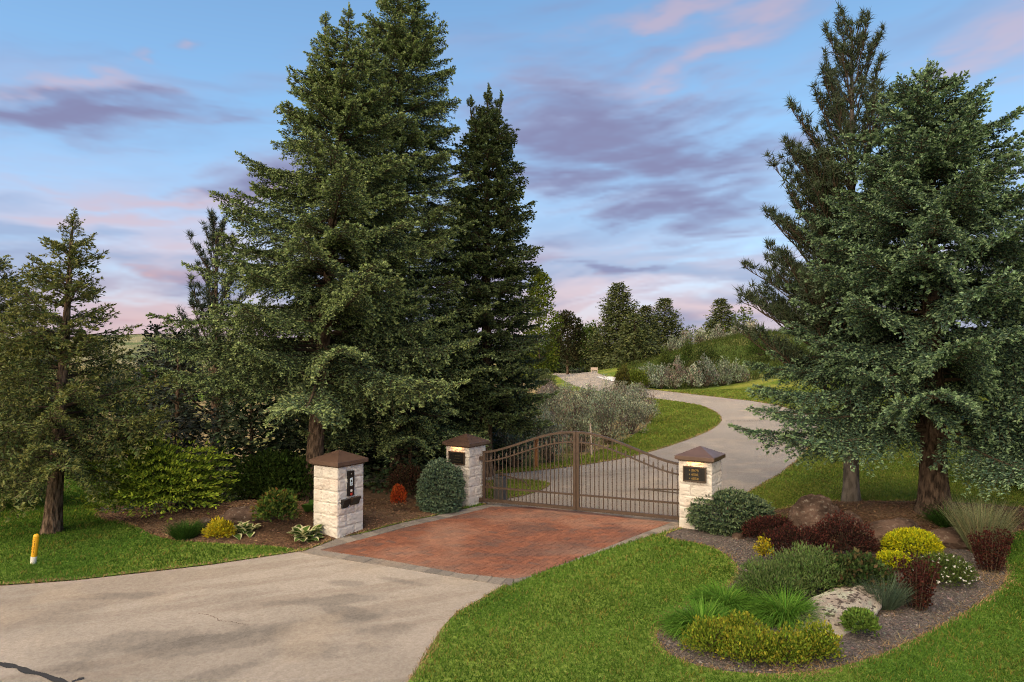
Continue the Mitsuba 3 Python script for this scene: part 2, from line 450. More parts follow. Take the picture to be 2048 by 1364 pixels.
# ------------------------------------------------------------------ the ground in its regions
def sheet(poly, lift, cell, rel=None):
    """A sheet that follows the ground: the polygon's triangles cut finely, lifted a little."""
    out = []
    for g in getattr(poly, 'geoms', [poly]):
        if g.is_empty or g.area < 1e-3 or g.geom_type != 'Polygon':
            continue
        x0, y0, x1, y1 = g.bounds
        c = cell
        xs, ys = np.arange(x0, x1 + c, c), np.arange(y0, y1 + c, c)
        for i in range(len(xs) - 1):
            for j in range(len(ys) - 1):
                q = sbox(xs[i], ys[j], xs[i + 1], ys[j + 1])
                if g.contains(q):
                    out.append((np.array([[xs[i], ys[j]], [xs[i + 1], ys[j]], [xs[i + 1], ys[j + 1]], [xs[i], ys[j + 1]]]), np.array([[0, 1, 2], [0, 2, 3]])))
                elif g.intersects(q):
                    k = g.intersection(q)
                    for h in getattr(k, 'geoms', [k]):
                        if h.geom_type == 'Polygon' and h.area > 1e-7:
                            v, f = trimesh.creation.triangulate_polygon(h, engine='earcut')
                            if len(f):
                                out.append((np.asarray(v)[:, :2], np.asarray(f)))
    v, f = merge(out)
    v = np.round(v, 5)
    z = ground_z(v[:, 0], v[:, 1]) + lift
    v = np.column_stack([v, z])
    a, b, c_ = v[f[:, 0]], v[f[:, 1]], v[f[:, 2]]
    flip = np.cross(b - a, c_ - a)[:, 2] < 0
    f[flip] = f[flip][:, ::-1]
    m = trimesh.Trimesh(v, f, process=True)
    return m


def smooth_poly(pts, k=2):
    """Chaikin corner cutting."""
    p = np.asarray(pts, float)
    for _ in range(k):
        q = np.roll(p, -1, 0)
        p = np.stack([0.75 * p + 0.25 * q, 0.25 * p + 0.75 * q], 1).reshape(-1, 2)
    return Polygon(p).buffer(0)


# the paved apron: outer edge of its stone border, and the brick field inside it
APRON = Polygon([(-3.48, 11.27), (-3.05, 12.03), (-2.63, 12.34), (-2.18, 12.92), (-1.59, 13.72), (-1.03, 14.44), (-0.32, 15.20), (0.39, 15.05), (1.56, 14.50), (3.30, 13.56), (3.14, 12.82), (2.51, 12.31), (1.37, 11.20),
                 (0.50, 10.29), (-0.02, 9.62), (-0.12, 9.67), (-1.70, 10.44)])
FIELD = Polygon([(-3.19, 11.41), (-2.47, 12.18), (-1.44, 13.43), (-0.42, 14.74), (0.39, 14.70), (1.53, 14.22), (3.08, 13.29), (2.18, 12.28), (1.18, 11.12), (0.28, 10.08), (0.03, 9.95), (-0.72, 10.18), (-1.97, 10.87)])

FRONT_ROAD = Polygon([(-40, 9.2), (-14, 9.3), (-7.18, 9.65), (-6.27, 9.88), (-5.40, 10.27), (-4.66, 10.61), (-4.03, 11.00), (-3.49, 11.33), (-1.71, 10.49), (-0.10, 9.69), (-0.42, 9.09), (-0.70, 8.60), (-0.82, 8.17), (-0.91, 7.55),
                      (-0.97, 7.07), (-1.02, 6.81), (-1.03, 6.11), (-0.6, 3.0), (-0.7, -6), (-40, -6)])
BACK_ROAD = smooth_poly([(-1.03, 14.99), (-0.38, 15.36), (0.42, 15.97), (1.02, 17.22), (0.83, 17.77), (-0.05, 17.99), (-0.70, 17.77), (-1.79, 17.09), (-6, 17.9), (-9, 18.4), (-9, 22.2), (-2.95, 18.07), (-1.14, 18.60), (0.22, 19.08), (1.85, 20.13), (3.77, 21.88), (5.39, 24.11), (7.35, 27.11), (8.85, 29.70),
                         (10.08, 32.70), (10.67, 35.96), (10.50, 39.23), (8.52, 42.20), (6.94, 44.96), (5.46, 47.80), (4.29, 52.84), (4.20, 65.14), (5.32, 95.66), (3, 100), (12, 100), (7.52, 61.86), (7.93, 56.73), (7.99, 50.53), (9.54, 47.26), (11.95, 43.82), (14.93, 39.56),
                         (15.02, 35.06), (13.91, 30.90), (11.13, 25.35), (7.95, 19.68), (5.75, 16.50), (4.33, 14.30), (3.28, 13.48), (1.57, 14.60)], 1)
ROAD = unary_union([FRONT_ROAD, BACK_ROAD])
RIGHT_BED = smooth_poly([(3.14, 12.78), (2.70, 12.31), (2.81, 12.04), (3.23, 11.80), (3.47, 11.27), (3.47, 10.61), (3.34, 10.13), (3.06, 9.65), (2.48, 9.09), (2.05, 8.65), (1.77, 8.25), (1.63, 7.84), (1.66, 7.45), (1.90, 7.15), (2.21, 7.00),
                         (2.60, 6.95), (3.13, 7.02), (3.79, 7.30), (4.77, 7.95), (5.93, 8.82), (6.97, 9.71), (7.42, 10.28), (8.01, 11.39), (8.95, 12.00), (12.0, 12.6), (12.0, 14.0), (10.13, 14.40), (9.32, 14.60), (8.16, 14.44), (7.22, 14.88), (6.16, 14.44), (5.26, 13.85), (4.88, 15.01), (4.41, 14.55), (4.06, 13.40)], 1)
LEFT_BED = smooth_poly([(-3.49, 11.33), (-3.90, 11.56), (-4.61, 11.64), (-5.15, 11.71), (-6.00, 11.89), (-6.49, 12.24), (-6.67, 12.40), (-8.6, 14.2), (-10.5, 17.5), (-9.5, 23.0), (-4, 25.5), (0.0, 24.0), (-0.4, 18.5), (-0.75, 15.6), (-1.04, 14.59), (-1.59, 13.76), (-2.19, 12.95), (-2.64, 12.37), (-3.05, 12.03)], 1)
LEFT_BED = LEFT_BED.difference(BACK_ROAD.buffer(0.3))
SAGE_AREA = smooth_poly([(-9, 22.6), (-3.03, 18.52), (-1.17, 19.08), (0.52, 19.68), (2.17, 21.88), (3.94, 24.97), (6.16, 30.54), (7.39, 35.09), (7.74, 39.80), (6.68, 42.29), (4.86, 45.47), (3.15, 50.14), (1.5, 75), (-30, 80), (-30, 30), (-14, 26)], 2)
HILL_AREA = smooth_poly([(8.75, 49.60), (10.14, 46.84), (12.73, 46.27), (16.17, 48.45), (18.75, 49.64), (30, 44), (60, 44), (60, 110), (14, 110), (11, 80)], 2)
YARD = Polygon([(-48, -6), (40, -6), (40, 66), (13, 104), (2, 104), (-48, 66)])
APRON_U = APRON.buffer(0.003)
RB = RIGHT_BED.difference(unary_union([APRON_U, ROAD]))
LB = LEFT_BED.difference(unary_union([APRON_U, ROAD]))
RD = ROAD.difference(APRON_U)
LAWN = YARD.difference(unary_union([APRON_U, ROAD, RIGHT_BED, LEFT_BED, SAGE_AREA, HILL_AREA]))
DRY = YARD.difference(unary_union([APRON_U, ROAD, RIGHT_BED, LEFT_BED, LAWN]))

# base ground to the horizon, a little under every sheet
gx = np.unique(np.concatenate([np.linspace(-900, -50, 18), np.linspace(-50, 50, 81), np.linspace(50, 900, 18)]))
gy = np.unique(np.concatenate([np.linspace(-60, -6, 6), np.linspace(-6, 110, 100), np.linspace(110, 1500, 20)]))
X, Y = np.meshgrid(gx, gy, indexing='ij')
Z = ground_z(X, Y) - 0.05
idx = np.arange(X.size).reshape(X.shape)
q = np.stack([idx[:-1, :-1], idx[1:, :-1], idx[1:, 1:], idx[:-1, 1:]], -1).reshape(-1, 4)
structure('ground', mikit.ply((np.stack([X, Y, Z], -1).reshape(-1, 3), np.vstack([q[:, :3], q[:, [0, 2, 3]]])), 'earth', smooth=True), 'dry earth running under the lawns and out to the horizon')

near = sbox(-16, -6, 16, 24)
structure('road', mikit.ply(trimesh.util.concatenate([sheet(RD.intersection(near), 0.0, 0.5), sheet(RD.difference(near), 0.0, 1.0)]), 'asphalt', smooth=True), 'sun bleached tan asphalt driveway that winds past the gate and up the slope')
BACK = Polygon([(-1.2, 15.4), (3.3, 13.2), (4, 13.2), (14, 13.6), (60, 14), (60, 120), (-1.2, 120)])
for name_, where, mat_, lab_ in (('lawn', LAWN.difference(BACK), 'lawn_green', 'deep green mown lawn in front of the gate and at the left'), ('lawn', LAWN.intersection(BACK), 'lawn_back', 'lighter yellow green lawn behind the gate along the driveway')):
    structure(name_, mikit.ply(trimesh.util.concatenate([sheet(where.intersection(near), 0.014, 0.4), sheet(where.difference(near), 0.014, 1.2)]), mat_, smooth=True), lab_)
STONY = unary_union([sbox(-2, 0, 13, 11.4), sbox(-2, 0, 5.3, 12.9)])
structure('gravel_ground', mikit.ply(sheet(RB.intersection(STONY), 0.008, 0.25), 'gravel_bed', smooth=True), 'dark gravel floor of the front planting bed')
structure('mulch_ground', mikit.ply(sheet(RB.difference(STONY), 0.008, 0.25), 'bark_mulch', smooth=True), 'red brown mulch under the large fir at the right')
structure('mulch_ground', mikit.ply(sheet(LB, 0.008, 0.3), 'bark_mulch', smooth=True), 'mounded brown mulch under the tall firs at the left')
structure('dry_ground', mikit.ply(sheet(DRY.difference(HILL_AREA), -0.01, 1.0), 'earth', smooth=True), 'dry ground under the sagebrush')
structure('slope', mikit.ply(sheet(DRY.intersection(HILL_AREA), -0.01, 1.0), 'meadow', smooth=True), 'green grassy slope right of the far driveway')

# far ridge beyond the left trees
rx = np.linspace(-700, 500, 90)
rh = 9 + 16 * meshkit.fbm(np.stack([rx * 0.006, rx * 0, rx * 0], -1), 4, 3)
prof = [(0, 0.0), (0.25, 0.5), (0.5, 0.85), (0.75, 1.0), (1.2, 0.8)]
RV = np.array([[[x, 330 + 180 * a, -3 + hh * b + 2.5 * meshkit.fbm(np.array([x * 0.03, a * 4, 2.0]), 3)] for a, b in prof] for x, hh in zip(rx, rh)])
idx = np.arange(len(rx) * 5).reshape(len(rx), 5)
q = np.stack([idx[:-1, :-1], idx[1:, :-1], idx[1:, 1:], idx[:-1, 1:]], -1).reshape(-1, 4)
structure('hills', mikit.ply((RV.reshape(-1, 3), np.vstack([q[:, :3], q[:, [0, 2, 3]]])), 'hill_ground', smooth=True), 'low tan and green hills far behind the left trees')

# ------------------------------------------------------------------ the brick apron, brick by brick
TH = math.radians(33)
R2, F2 = np.array([math.cos(TH), -math.sin(TH)]), np.array([math.sin(TH), math.cos(TH)])
rng = np.random.default_rng(5)
paving = thing('brick_paving', 'red brick driveway apron with a grey stone border in front of the gate', None, kind='structure')
scene[paving] = mikit.ply(sheet(APRON, -0.012, 0.5), 'joint_sand', smooth=True)


def paver(poly, top, chamfer=0.006):
    """A paving piece from its outline: sides, a chamfer and the top."""
    p = np.array(poly.exterior.coords)[:-1]
    if Polygon(p).exterior.is_ccw is False:
        p = p[::-1]
    inner = poly.buffer(-chamfer, join_style=2)
    c = p.mean(0)
    n = len(p)
    if inner.is_empty or inner.geom_type != 'Polygon' or len(inner.exterior.coords) - 1 != n:
        k = c + (p - c) * 0.88
    else:
        k = np.array(inner.exterior.coords)[:-1]
        if not inner.exterior.is_ccw:
            k = k[::-1]
        s = np.argmin(np.linalg.norm(k - p[0], axis=1))
        k = np.roll(k, -s, 0)
    z0 = ground_z(p[:, 0], p[:, 1])
    v = np.vstack([np.column_stack([p, z0 - 0.03]), np.column_stack([p, z0 + top - chamfer * 0.7]), np.column_stack([k, z0 + top])])
    f = []
    for i in range(n):
        j = (i + 1) % n
        for o in (0, n):
            f += [[o + i, o + j, o + n + j], [o + i, o + n + j, o + n + i]]
    f += [[2 * n, 2 * n + i, 2 * n + i + 1] for i in range(1, n - 1)]
    return v, np.array(f)


def piece(v, f, tone, spot, bsdf):
    return mikit.ply((v, f), bsdf, uv=np.tile([tone, spot], (len(v), 1)))


origin = np.array((-0.21, 12.05))
BW = 0.1
bricks = []
FIELD_IN = FIELD.buffer(-0.004)
for i in range(-45, 46):
    for j in range(-45, 46):
        s = (i - j) % 4
        if s == 0:
            r = (i, j, i + 2, j + 1)
        elif s == 3:
            r = (i, j, i + 1, j + 2)
        else:
            continue
        e = 0.0028
        c4 = np.array([[r[0] * BW + e, r[1] * BW + e], [r[2] * BW - e, r[1] * BW + e], [r[2] * BW - e, r[3] * BW - e], [r[0] * BW + e, r[3] * BW - e]])
        w = Polygon(origin + c4[:, :1] * R2 + c4[:, 1:] * F2)
        if not w.intersects(FIELD_IN):
            continue
        if not FIELD_IN.contains(w):
            w = w.intersection(FIELD_IN)
            if w.geom_type != 'Polygon' or w.area < 0.0012:
                continue
            w = w.convex_hull
        bricks.append(w)
bricks.sort(key=lambda w: w.centroid.y)
rest = []
for k, w in enumerate(bricks):
    v, f = paver(w, 0.004 + rng.normal(0, 0.0012))
    tone, spot = rng.random(), rng.random()
    if k < 298:
        part(paving, 'brick', piece(v, f, tone, spot, 'brick'))
    else:
        rest.append((v, f, np.tile([tone, spot], (len(v), 1))))
v, f = merge([(a, b) for a, b, _ in rest])
part(paving, 'brick_field', mikit.ply((v, f), 'brick', uv=np.vstack([c for _, _, c in rest])), 'further rows of red bricks towards the gate', 'stuff')
# border stones between the two outlines
ring = APRON.difference(FIELD.buffer(0.004))
out_line = APRON.exterior
L = out_line.length
nst = 84
for k in range(nst):
    a, b = out_line.interpolate(L * k / nst), out_line.interpolate(L * (k + 1) / nst)
    pa = FIELD.exterior.interpolate(FIELD.exterior.project(a))
    pb = FIELD.exterior.interpolate(FIELD.exterior.project(b))

    def ext(o, i):
        o, i = np.array(o.coords[0]), np.array(i.coords[0])
        return o + (o - i) * 0.4, i - (o - i) * 0.15
    ao, ai = ext(a, pa)
    bo, bi = ext(b, pb)
    w = Polygon([ao, bo, bi, ai]).convex_hull.intersection(ring).buffer(-0.003, join_style=2)
    for g in getattr(w, 'geoms', [w]):
        if g.geom_type == 'Polygon' and g.area > 0.004:
            g = g.simplify(0.004)
            v, f = paver(g.convex_hull if g.convex_hull.area < g.area * 1.06 else g, 0.006 + rng.normal(0, 0.0015), 0.006)
            part(paving, 'border_stone', piece(v, f, rng.random(), rng.random(), 'border_stone'))

# tar lines across the asphalt
def strip(name, pts, w, label, mat='sealant'):
    p = np.asarray(pts, float)
    s = np.linspace(0, len(p) - 1, 40)
    c = np.column_stack([np.interp(s, np.arange(len(p)), p[:, k]) for k in (0, 1)])
    c += (meshkit.noise(np.column_stack([s * 3, s * 0, s * 0]))[:, None] - 0.5) * 0.03
    d = unit(np.gradient(c, axis=0))
    nrm = np.column_stack([-d[:, 1], d[:, 0]])
    ww = w * (0.6 + 0.8 * meshkit.noise(np.column_stack([s * 5, s * 0 + 4, s * 0])))[:, None]
    a, b = c - nrm * ww / 2, c + nrm * ww / 2
    v = np.vstack([np.column_stack([a, ground_z(a[:, 0], a[:, 1]) + 0.004]), np.column_stack([b, ground_z(b[:, 0], b[:, 1]) + 0.004])])
    i = np.arange(39)
    f = np.vstack([np.column_stack([i, i + 1, i + 41]), np.column_stack([i, i + 41, i + 40])])
    key = thing(name, label, None, kind='structure')
    scene[key] = mikit.ply((v, f), mat)


strip('tar_seal', [(-5.6, 7.25), (-5.38, 7.24), (-4.92, 7.04), (-4.40, 6.79), (-4.09, 6.61)], 0.07, 'black tar line in the asphalt at the lower left corner')
strip('tar_seal', [(-4.33, 6.83), (-4.26, 6.91)], 0.05, 'short black tar patch beside the long tar line')
strip('road_crack', [(-3.91, 8.63), (-3.72, 8.55), (-3.56, 8.39), (-3.15, 8.23)], 0.008, 'thin brown crack curving across the front asphalt', 'crack_dirt')
strip('road_joint', [(9.99, 31.95), (11.81, 31.95)], 0.10, 'dark joint line across the driveway bend behind the gate')

# ------------------------------------------------------------------ gate pillars, block by block
W = 0.62
COURSES, CH = 6, 0.211
PH = COURSES * CH


def frame_at(o):
    """Places local (x along the gate, y along the drive, z) metres at the point o."""
    o = np.array([o[0], o[1], 0.0])

    def put(vf, lift=0.0):
        v, f = vf
        v = np.asarray(v, float)
        w = o + v[:, :1] * np.array([R2[0], R2[1], 0]) + v[:, 1:2] * np.array([F2[0], F2[1], 0]) + np.array([0, 0, 1.0]) * (v[:, 2:3] + lift)
        return w, f
    return put


def split_block(x0, x1, y0, y1, z0, z1, seed):
    m = trimesh.creation.box(bounds=[[x0, y0, z0], [x1, y1, z1]])
    m = m.subdivide().subdivide().subdivide()
    v = np.array(m.vertices)
    h = W / 2
    n = meshkit.fbm(np.column_stack([v[:, 0] * 11 + seed * 3.7, v[:, 1] * 11, v[:, 2] * 13]), 3, 2)

    def inset(a, lo, hi):
        return np.clip(np.minimum(a - lo, hi - a) / 0.022, 0, 1)
    ez = inset(v[:, 2], z0, z1)
    for ax in (0, 1):
        lo, hi = (y0, y1) if ax == 0 else (x0, x1)
        e = np.minimum(ez, inset(v[:, 1 - ax], lo, hi))
        on = np.abs(np.abs(v[:, ax]) - h) < 1e-6
        corner = np.abs(np.abs(v[:, 1 - ax]) - h) < 1e-6
        push = (-0.004 + e * (0.002 + 0.034 * np.clip(n - 0.22, 0, 1)))
        v[:, ax] += np.where(on, np.sign(v[:, ax]) * np.where(corner, -0.004, push), 0)
    return v, np.array(m.faces)


def pillar(name, label, cat, corner, group):
    """corner: the ground point of the corner between the front face and the face towards +x (sx=1) or -x (sx=-1)."""
    (cx, cy), sx = corner
    o = np.array([cx, cy]) - sx * R2 * W / 2 + F2 * W / 2
    put = frame_at(o)
    key = thing(name, label, cat, group)
    part(key, 'core', mikit.ply(put(box(-W / 2 + .02, W / 2 - .02, -W / 2 + .02, W / 2 - .02, -0.05, PH)), 'mortar'))
    h, a = W / 2, 0.405
    r = np.random.default_rng(int(cx * 100) % 97)
    for c in range(COURSES):
        z0, z1 = c * CH - (0.06 if c == 0 else 0) + 0.003, (c + 1) * CH - 0.003
        e = 0.003
        if c % 2 == 0:
            bl = [(-h, -h + a - e, -h, -h + W - a - e), (-h + a + e, h, -h, -h + a - e), (h - a + e, h, h - W + a + e, h), (-h, h - a - e, h - a + e, h)]
        else:
            bl = [(-h + W - a + e, h, -h, -h + W - a - e), (-h, -h + W - a - e, -h, -h + a - e), (-h, h - W + a - e, -h + a + e, h), (h - W + a + e, h, h - a + e, h)]
        for b in bl:
            v, f = put(split_block(*b, z0, z1, r.random() * 40))
            part(key, 'block', piece(v, f, r.random(), r.random(), 'split_block'))
    k = W / 2
    pk = k + 0.062
    hz = PH + 0.10
    pyr = (np.array([[-pk + .006, -pk + .006, hz], [pk - .006, -pk + .006, hz], [pk - .006, pk - .006, hz], [-pk + .006, pk - .006, hz], [0, 0, hz + 0.165]]), np.array([[0, 1, 4], [1, 2, 4], [2, 3, 4], [3, 0, 4]]))
    part(key, 'cap', mikit.ply(put(merge([box(-k - .012, k + .012, -k - .012, k + .012, PH + .001, PH + .03), cbox(-pk, pk, -pk, pk, PH + .03, PH + .10, .004), pyr])), 'bronze_metal'))
    return key, put


def lettering(put, text, height, x, z, y, bold=True):
    m = meshkit.text_mesh(text, height, 0.004, bold)
    v = np.array(m.vertices)
    w = np.column_stack([x + v[:, 0], y - v[:, 2], z + v[:, 1]])
    return put((w, np.array(m.faces)))


def sign(key, put, x0, x1, z0, z1):
    y = -W / 2 - 0.03
    s = part(key, 'plaque', mikit.ply(put(cbox(x0, x1, y, y + 0.034, z0, z1, .003)), 'dark_plate'), 'black plaque in a bronze frame')
    t, d = 0.022, 0.014
    fr = merge([cbox(x0 - .004, x1 + .004, y - d, y, z1 - t, z1 + .004, .003), cbox(x0 - .004, x1 + .004, y - d, y, z0 - .004, z0 + t, .003),
                cbox(x0 - .004, x0 + t, y - d, y, z0 + t, z1 - t, .003), cbox(x1 - t, x1 + .004, y - d, y, z0 + t, z1 - t, .003)])
    part(s, 'frame', mikit.ply(put(fr), 'frame_bronze'))
    # the small lamp under the cap that lights the plaque
    lx = (x0 + x1) / 2
    lamp = part(key, 'lamp', mikit.ply(put(box(lx - .15, lx + .15, -W / 2 - .052, -W / 2 - .030, PH + .012, PH + .0295)), 'frame_bronze'), 'small lit lamp under the pillar cap')
    v = np.array([[lx - .13, -W / 2 - .050, PH + .010], [lx + .13, -W / 2 - .050, PH + .010], [lx + .13, -W / 2 - .032, PH + .010], [lx - .13, -W / 2 - .032, PH + .010]])
    part(lamp, 'bulb', mikit.ply(put((v, np.array([[0, 2, 1], [0, 3, 2]]))), 'white_plastic', emitter={'type': 'area', 'radiance': {'type': 'rgb', 'value': [8.0, 3.2, 0.8]}}))
    return s, y


LC, RC, KC = (-0.92, 14.64), (3.13, 12.86), (-3.05, 12.00)
left_pillar, putL = pillar('gate_pillar', 'pale split block gate pillar with a dark plaque beside the round blue green shrub', 'gate pillar', (LC, 1), 'pillars either side of the gate')
s, y = sign(left_pillar, putL, -0.215, 0.215, PH - 0.37, PH - 0.10)
rr = np.random.default_rng(2)
faint = []
for z, a, b in ((PH - .19, -.10, .09), (PH - .25, -.06, .07), (PH - .31, -.10, .12)):
    x = a
    while x < b:
        w = rr.uniform(.008, .02)
        faint.append(box(x, x + w, y - .003, y, z, z + rr.uniform(.012, .024)))
        x += w + rr.uniform(.006, .012)
part(s, 'lettering', mikit.ply(putL(merge(faint)), 'dull_gold'), 'faint unreadable gold lettering')
right_pillar, putR = pillar('gate_pillar', 'pale split block gate pillar with gold house numbers behind the low spruce at the right', 'gate pillar', (RC, -1), 'pillars either side of the gate')
s, y = sign(right_pillar, putR, -0.215, 0.215, PH - 0.365, PH - 0.085)
for k, t in enumerate(('3875', '4001', '4038')):
    z = PH - 0.175 - 0.075 * k
    m1, m2 = lettering(putR, t, 0.040, -0.065, z, y), None
    dot = trimesh.creation.cylinder(0.010, 0.004, sections=10)
    dv = np.array(dot.vertices)
    m2 = putR((np.column_stack([-0.095 + dv[:, 0], y - 0.002 + dv[:, 2], z + 0.02 + dv[:, 1]]), np.array(dot.faces)))
    part(s, 'number', mikit.ply(merge([m1, m2]), 'gold_letter'))

key_pillar, putK = pillar('keypad_pillar', 'short pale split block pillar with a black keypad panel at the left of the apron', 'keypad pillar', (KC, 1), None)
xs = W / 2


def on_right(x0, x1, y0, y1, z0, z1, c=0.003):
    return putK(cbox(xs + x0, xs + x1, y0, y1, z0, z1, c))


pz0, pz1 = PH - .53, PH - .085
panel = part(key_pillar, 'keypad', mikit.ply(on_right(.0, .034, -.095, .055, pz0, pz1), 'dark_plate'), 'tall black entry keypad panel')
zc = pz1
part(panel, 'screen', mikit.ply(on_right(.034, .037, -.055, .015, zc - .265, zc - .125, .001), 'screen_white'), 'pale lit screen')
part(panel, 'icon', mikit.ply(merge([on_right(.037, .039, -.034, -.004, zc - .20, zc - .165, .001), on_right(.037, .039, -.040, .002, zc - .243, zc - .228, .001)]), 'dark_plate'))
part(panel, 'camera', mikit.ply(on_right(.034, .037, -.028, -.012, zc - .062, zc - .046, .001), 'white_plastic'))
part(panel, 'button', mikit.ply(on_right(.034, .038, -.040, .0, zc - .375, zc - .33, .001), 'white_plastic'))
part(panel, 'red_strip', mikit.ply(on_right(.034, .038, -.050, .010, zc - .435, zc - .39, .001), 'red_plastic'))


def hood(y0, y1, z0, z1, out):
    v = np.array([[xs - .01, y0, z0], [xs - .01, y1, z0], [xs + .03, y0, z0], [xs + .03, y1, z0], [xs - .01, y0, z1], [xs - .01, y1, z1], [xs + out, y0, z1], [xs + out, y1, z1]])
    return tm(trimesh.convex.convex_hull(v))


hb = part(key_pillar, 'letter_hood', mikit.ply(putK(hood(-.235, -.085, PH - .72, PH - .565, .10)), 'dark_plate'), 'black sloping hood below the keypad')
hb2 = part(key_pillar, 'letter_hood', mikit.ply(putK(hood(-.035, .165, PH - .70, PH - .56, .10)), 'frame_bronze'), 'brown sloping hood below the keypad')
vv = np.array([[xs + .036, -.02, PH - .69], [xs + .036, .15, PH - .69], [xs + .101, .15, PH - .567], [xs + .101, -.02, PH - .567]]) + np.array([.004, 0, 0])
part(hb2, 'lens', mikit.ply(putK((vv, np.array([[0, 1, 2], [0, 2, 3]]))), 'smoked_glass'))

# ------------------------------------------------------------------ the gate, two leaves
lc = np.array(LC)
gx1 = float(np.dot(np.array(RC) - lc, R2))           # gate opening, in the left pillar's frame
gy0 = 0.40
gy1 = float(np.dot(np.array(RC) - lc, F2)) + 0.40     # the right end's offset along the drive
gdir = np.array([gx1, gy1 - gy0])
GL = float(np.linalg.norm(gdir))
gu = gdir / GL
GO = lc + F2 * gy0
GU = R2 * gu[0] + F2 * gu[1]
GN = np.array([-GU[1], GU[0]])


def gput(vf):
    v, f = vf
    w = np.column_stack([GO[0] + v[:, 0] * GU[0] + v[:, 1] * GN[0], GO[1] + v[:, 0] * GU[1] + v[:, 1] * GN[1], v[:, 2]])
    return w, f


def top_z(s):
    """Height of the top rail at the distance s along the gate."""
    t = np.abs(s - GL / 2) / (GL / 2)
    return 1.115 + 0.53 * (0.5 + 0.5 * np.cos(np.pi * np.clip(t, 0, 1))) ** 0.85


def rail(a, b, fz, wd, ht, n=24):
    s = np.linspace(a, b, n)
    z = fz(s)
    sl = np.gradient(z, s)
    nx, nz = -sl / np.sqrt(1 + sl ** 2), 1 / np.sqrt(1 + sl ** 2)
    rows = [np.column_stack([s + nx * h, np.full(n, w), z + nz * h]) for w, h in ((-wd / 2, -ht / 2), (wd / 2, -ht / 2), (wd / 2, ht / 2), (-wd / 2, ht / 2))]
    v = np.stack(rows, 1).reshape(-1, 3)
    i, j = np.meshgrid(np.arange(n - 1), np.arange(4), indexing='ij')
    q = np.stack([i * 4 + j, i * 4 + (j + 1) % 4, (i + 1) * 4 + (j + 1) % 4, (i + 1) * 4 + j], -1).reshape(-1, 4)
    f = np.vstack([q[:, [0, 1, 2]], q[:, [0, 2, 3]], [[0, 2, 1], [0, 3, 2]], [[4 * n - 4, 4 * n - 3, 4 * n - 2], [4 * n - 4, 4 * n - 2, 4 * n - 1]]])
    return v, f


def leaf(a, b, hinge, label):
    key = thing('gate_leaf', label, 'gate', 'two leaves of the driveway gate')
    st = 0.06
    hi, lo_ = (a, b) if hinge < 0 else (b - st, a)
    part(key, 'hinge_post', mikit.ply(gput(cbox(hi, hi + st, -.03, .03, .07, 1.135, .004)), 'gate_paint'))
    m0 = b - st if hinge < 0 else a
    part(key, 'meeting_post', mikit.ply(gput(cbox(m0, m0 + st, -.03, .03, .07, float(top_z(m0 + st / 2)) - 0.005, .004)), 'gate_paint'))
    x0, x1 = a + st, b - st
    part(key, 'top_rail', mikit.ply(gput(rail(a, b, lambda s: top_z(s) + 0.018, .05, .045)), 'gate_paint'))
    part(key, 'curved_rail', mikit.ply(gput(rail(x0, x1, lambda s: top_z(s) - 0.185, .036, .03)), 'gate_paint'))
    part(key, 'middle_rail', mikit.ply(gput(rail(x0, x1, lambda s: 0.385 + 0 * s, .036, .036, 2)), 'gate_paint'))
    part(key, 'bottom_rail', mikit.ply(gput(rail(x0, x1, lambda s: 0.105 + 0 * s, .05, .065, 2)), 'gate_paint'))
    n = 22
    for k in range(n):
        s = x0 + (x1 - x0) * (k + 0.5) / n
        full = k % 2 == (0 if hinge < 0 else 1)
        zt = float(top_z(s)) - (0.004 if full else 0.175)
        p = part(key, 'picket', mikit.ply(gput(box(s - .008, s + .008, -.008, .008, .13, zt)), 'gate_paint'))
        if not full:
            tip = trimesh.convex.convex_hull(np.array([[s - .009, -.009, zt], [s + .009, -.009, zt], [s + .009, .009, zt], [s - .009, .009, zt], [s - .021, -.008, zt + .035], [s + .021, -.008, zt + .035], [s + .021, .008, zt + .035], [s - .021, .008, zt + .035], [s, 0, zt + .115]]))
            part(p, 'finial', mikit.ply(gput(tm(tip)), 'gate_paint'))
    for z in (0.10, 1.0):
        u0, u1 = (a - .085, a - .001) if hinge < 0 else (b + .001, b + .085)
        part(key, 'hinge', mikit.ply(gput(cbox(u0, u1, -.035, .035, z - .045, z + .045, .006)), 'gate_paint'))
    return key


mid = GL / 2
gl = leaf(0.075, mid - 0.006, -1, 'brown metal gate leaf with curved top hinged on the left pillar')
gr = leaf(mid + 0.006, GL - 0.06, 1, 'brown metal gate leaf with curved top hinged on the pillar with house numbers')
# swing operators behind the gate
op = thing('gate_operator', 'dark grey gate motor cabinet standing behind the left pillar', 'gate motor')
part(op, 'cabinet', mikit.ply(gput(merge([cbox(.16, .40, .34, .60, -0.02, .52, .012), cbox(.155, .405, .335, .605, .525, .56, .01)])), 'grey_metal'))
for k in range(3):
    part(op, 'rib', mikit.ply(gput(cbox(.20 + .07 * k, .215 + .07 * k, .332, .3395, .05, .40, .002)), 'grey_metal'))
part(op, 'arm', mikit.ply(merge([gput(cbox(.26, .31, .40, .46, .565, .61, .006)), tubes([[[*(GO + GU * .30 + GN * .43), .60], [*(GO + GU * .95 + GN * .18), .55]]], [[.017, .017]], 6), tubes([[[*(GO + GU * .95 + GN * .18), .55], [*(GO + GU * 1.12 + GN * .06), .47]]], [[.014, .014]], 6)]), 'frame_bronze'))
op = thing('gate_operator', 'slim gate motor arm across the right gate leaf beside the numbered pillar', 'gate motor')
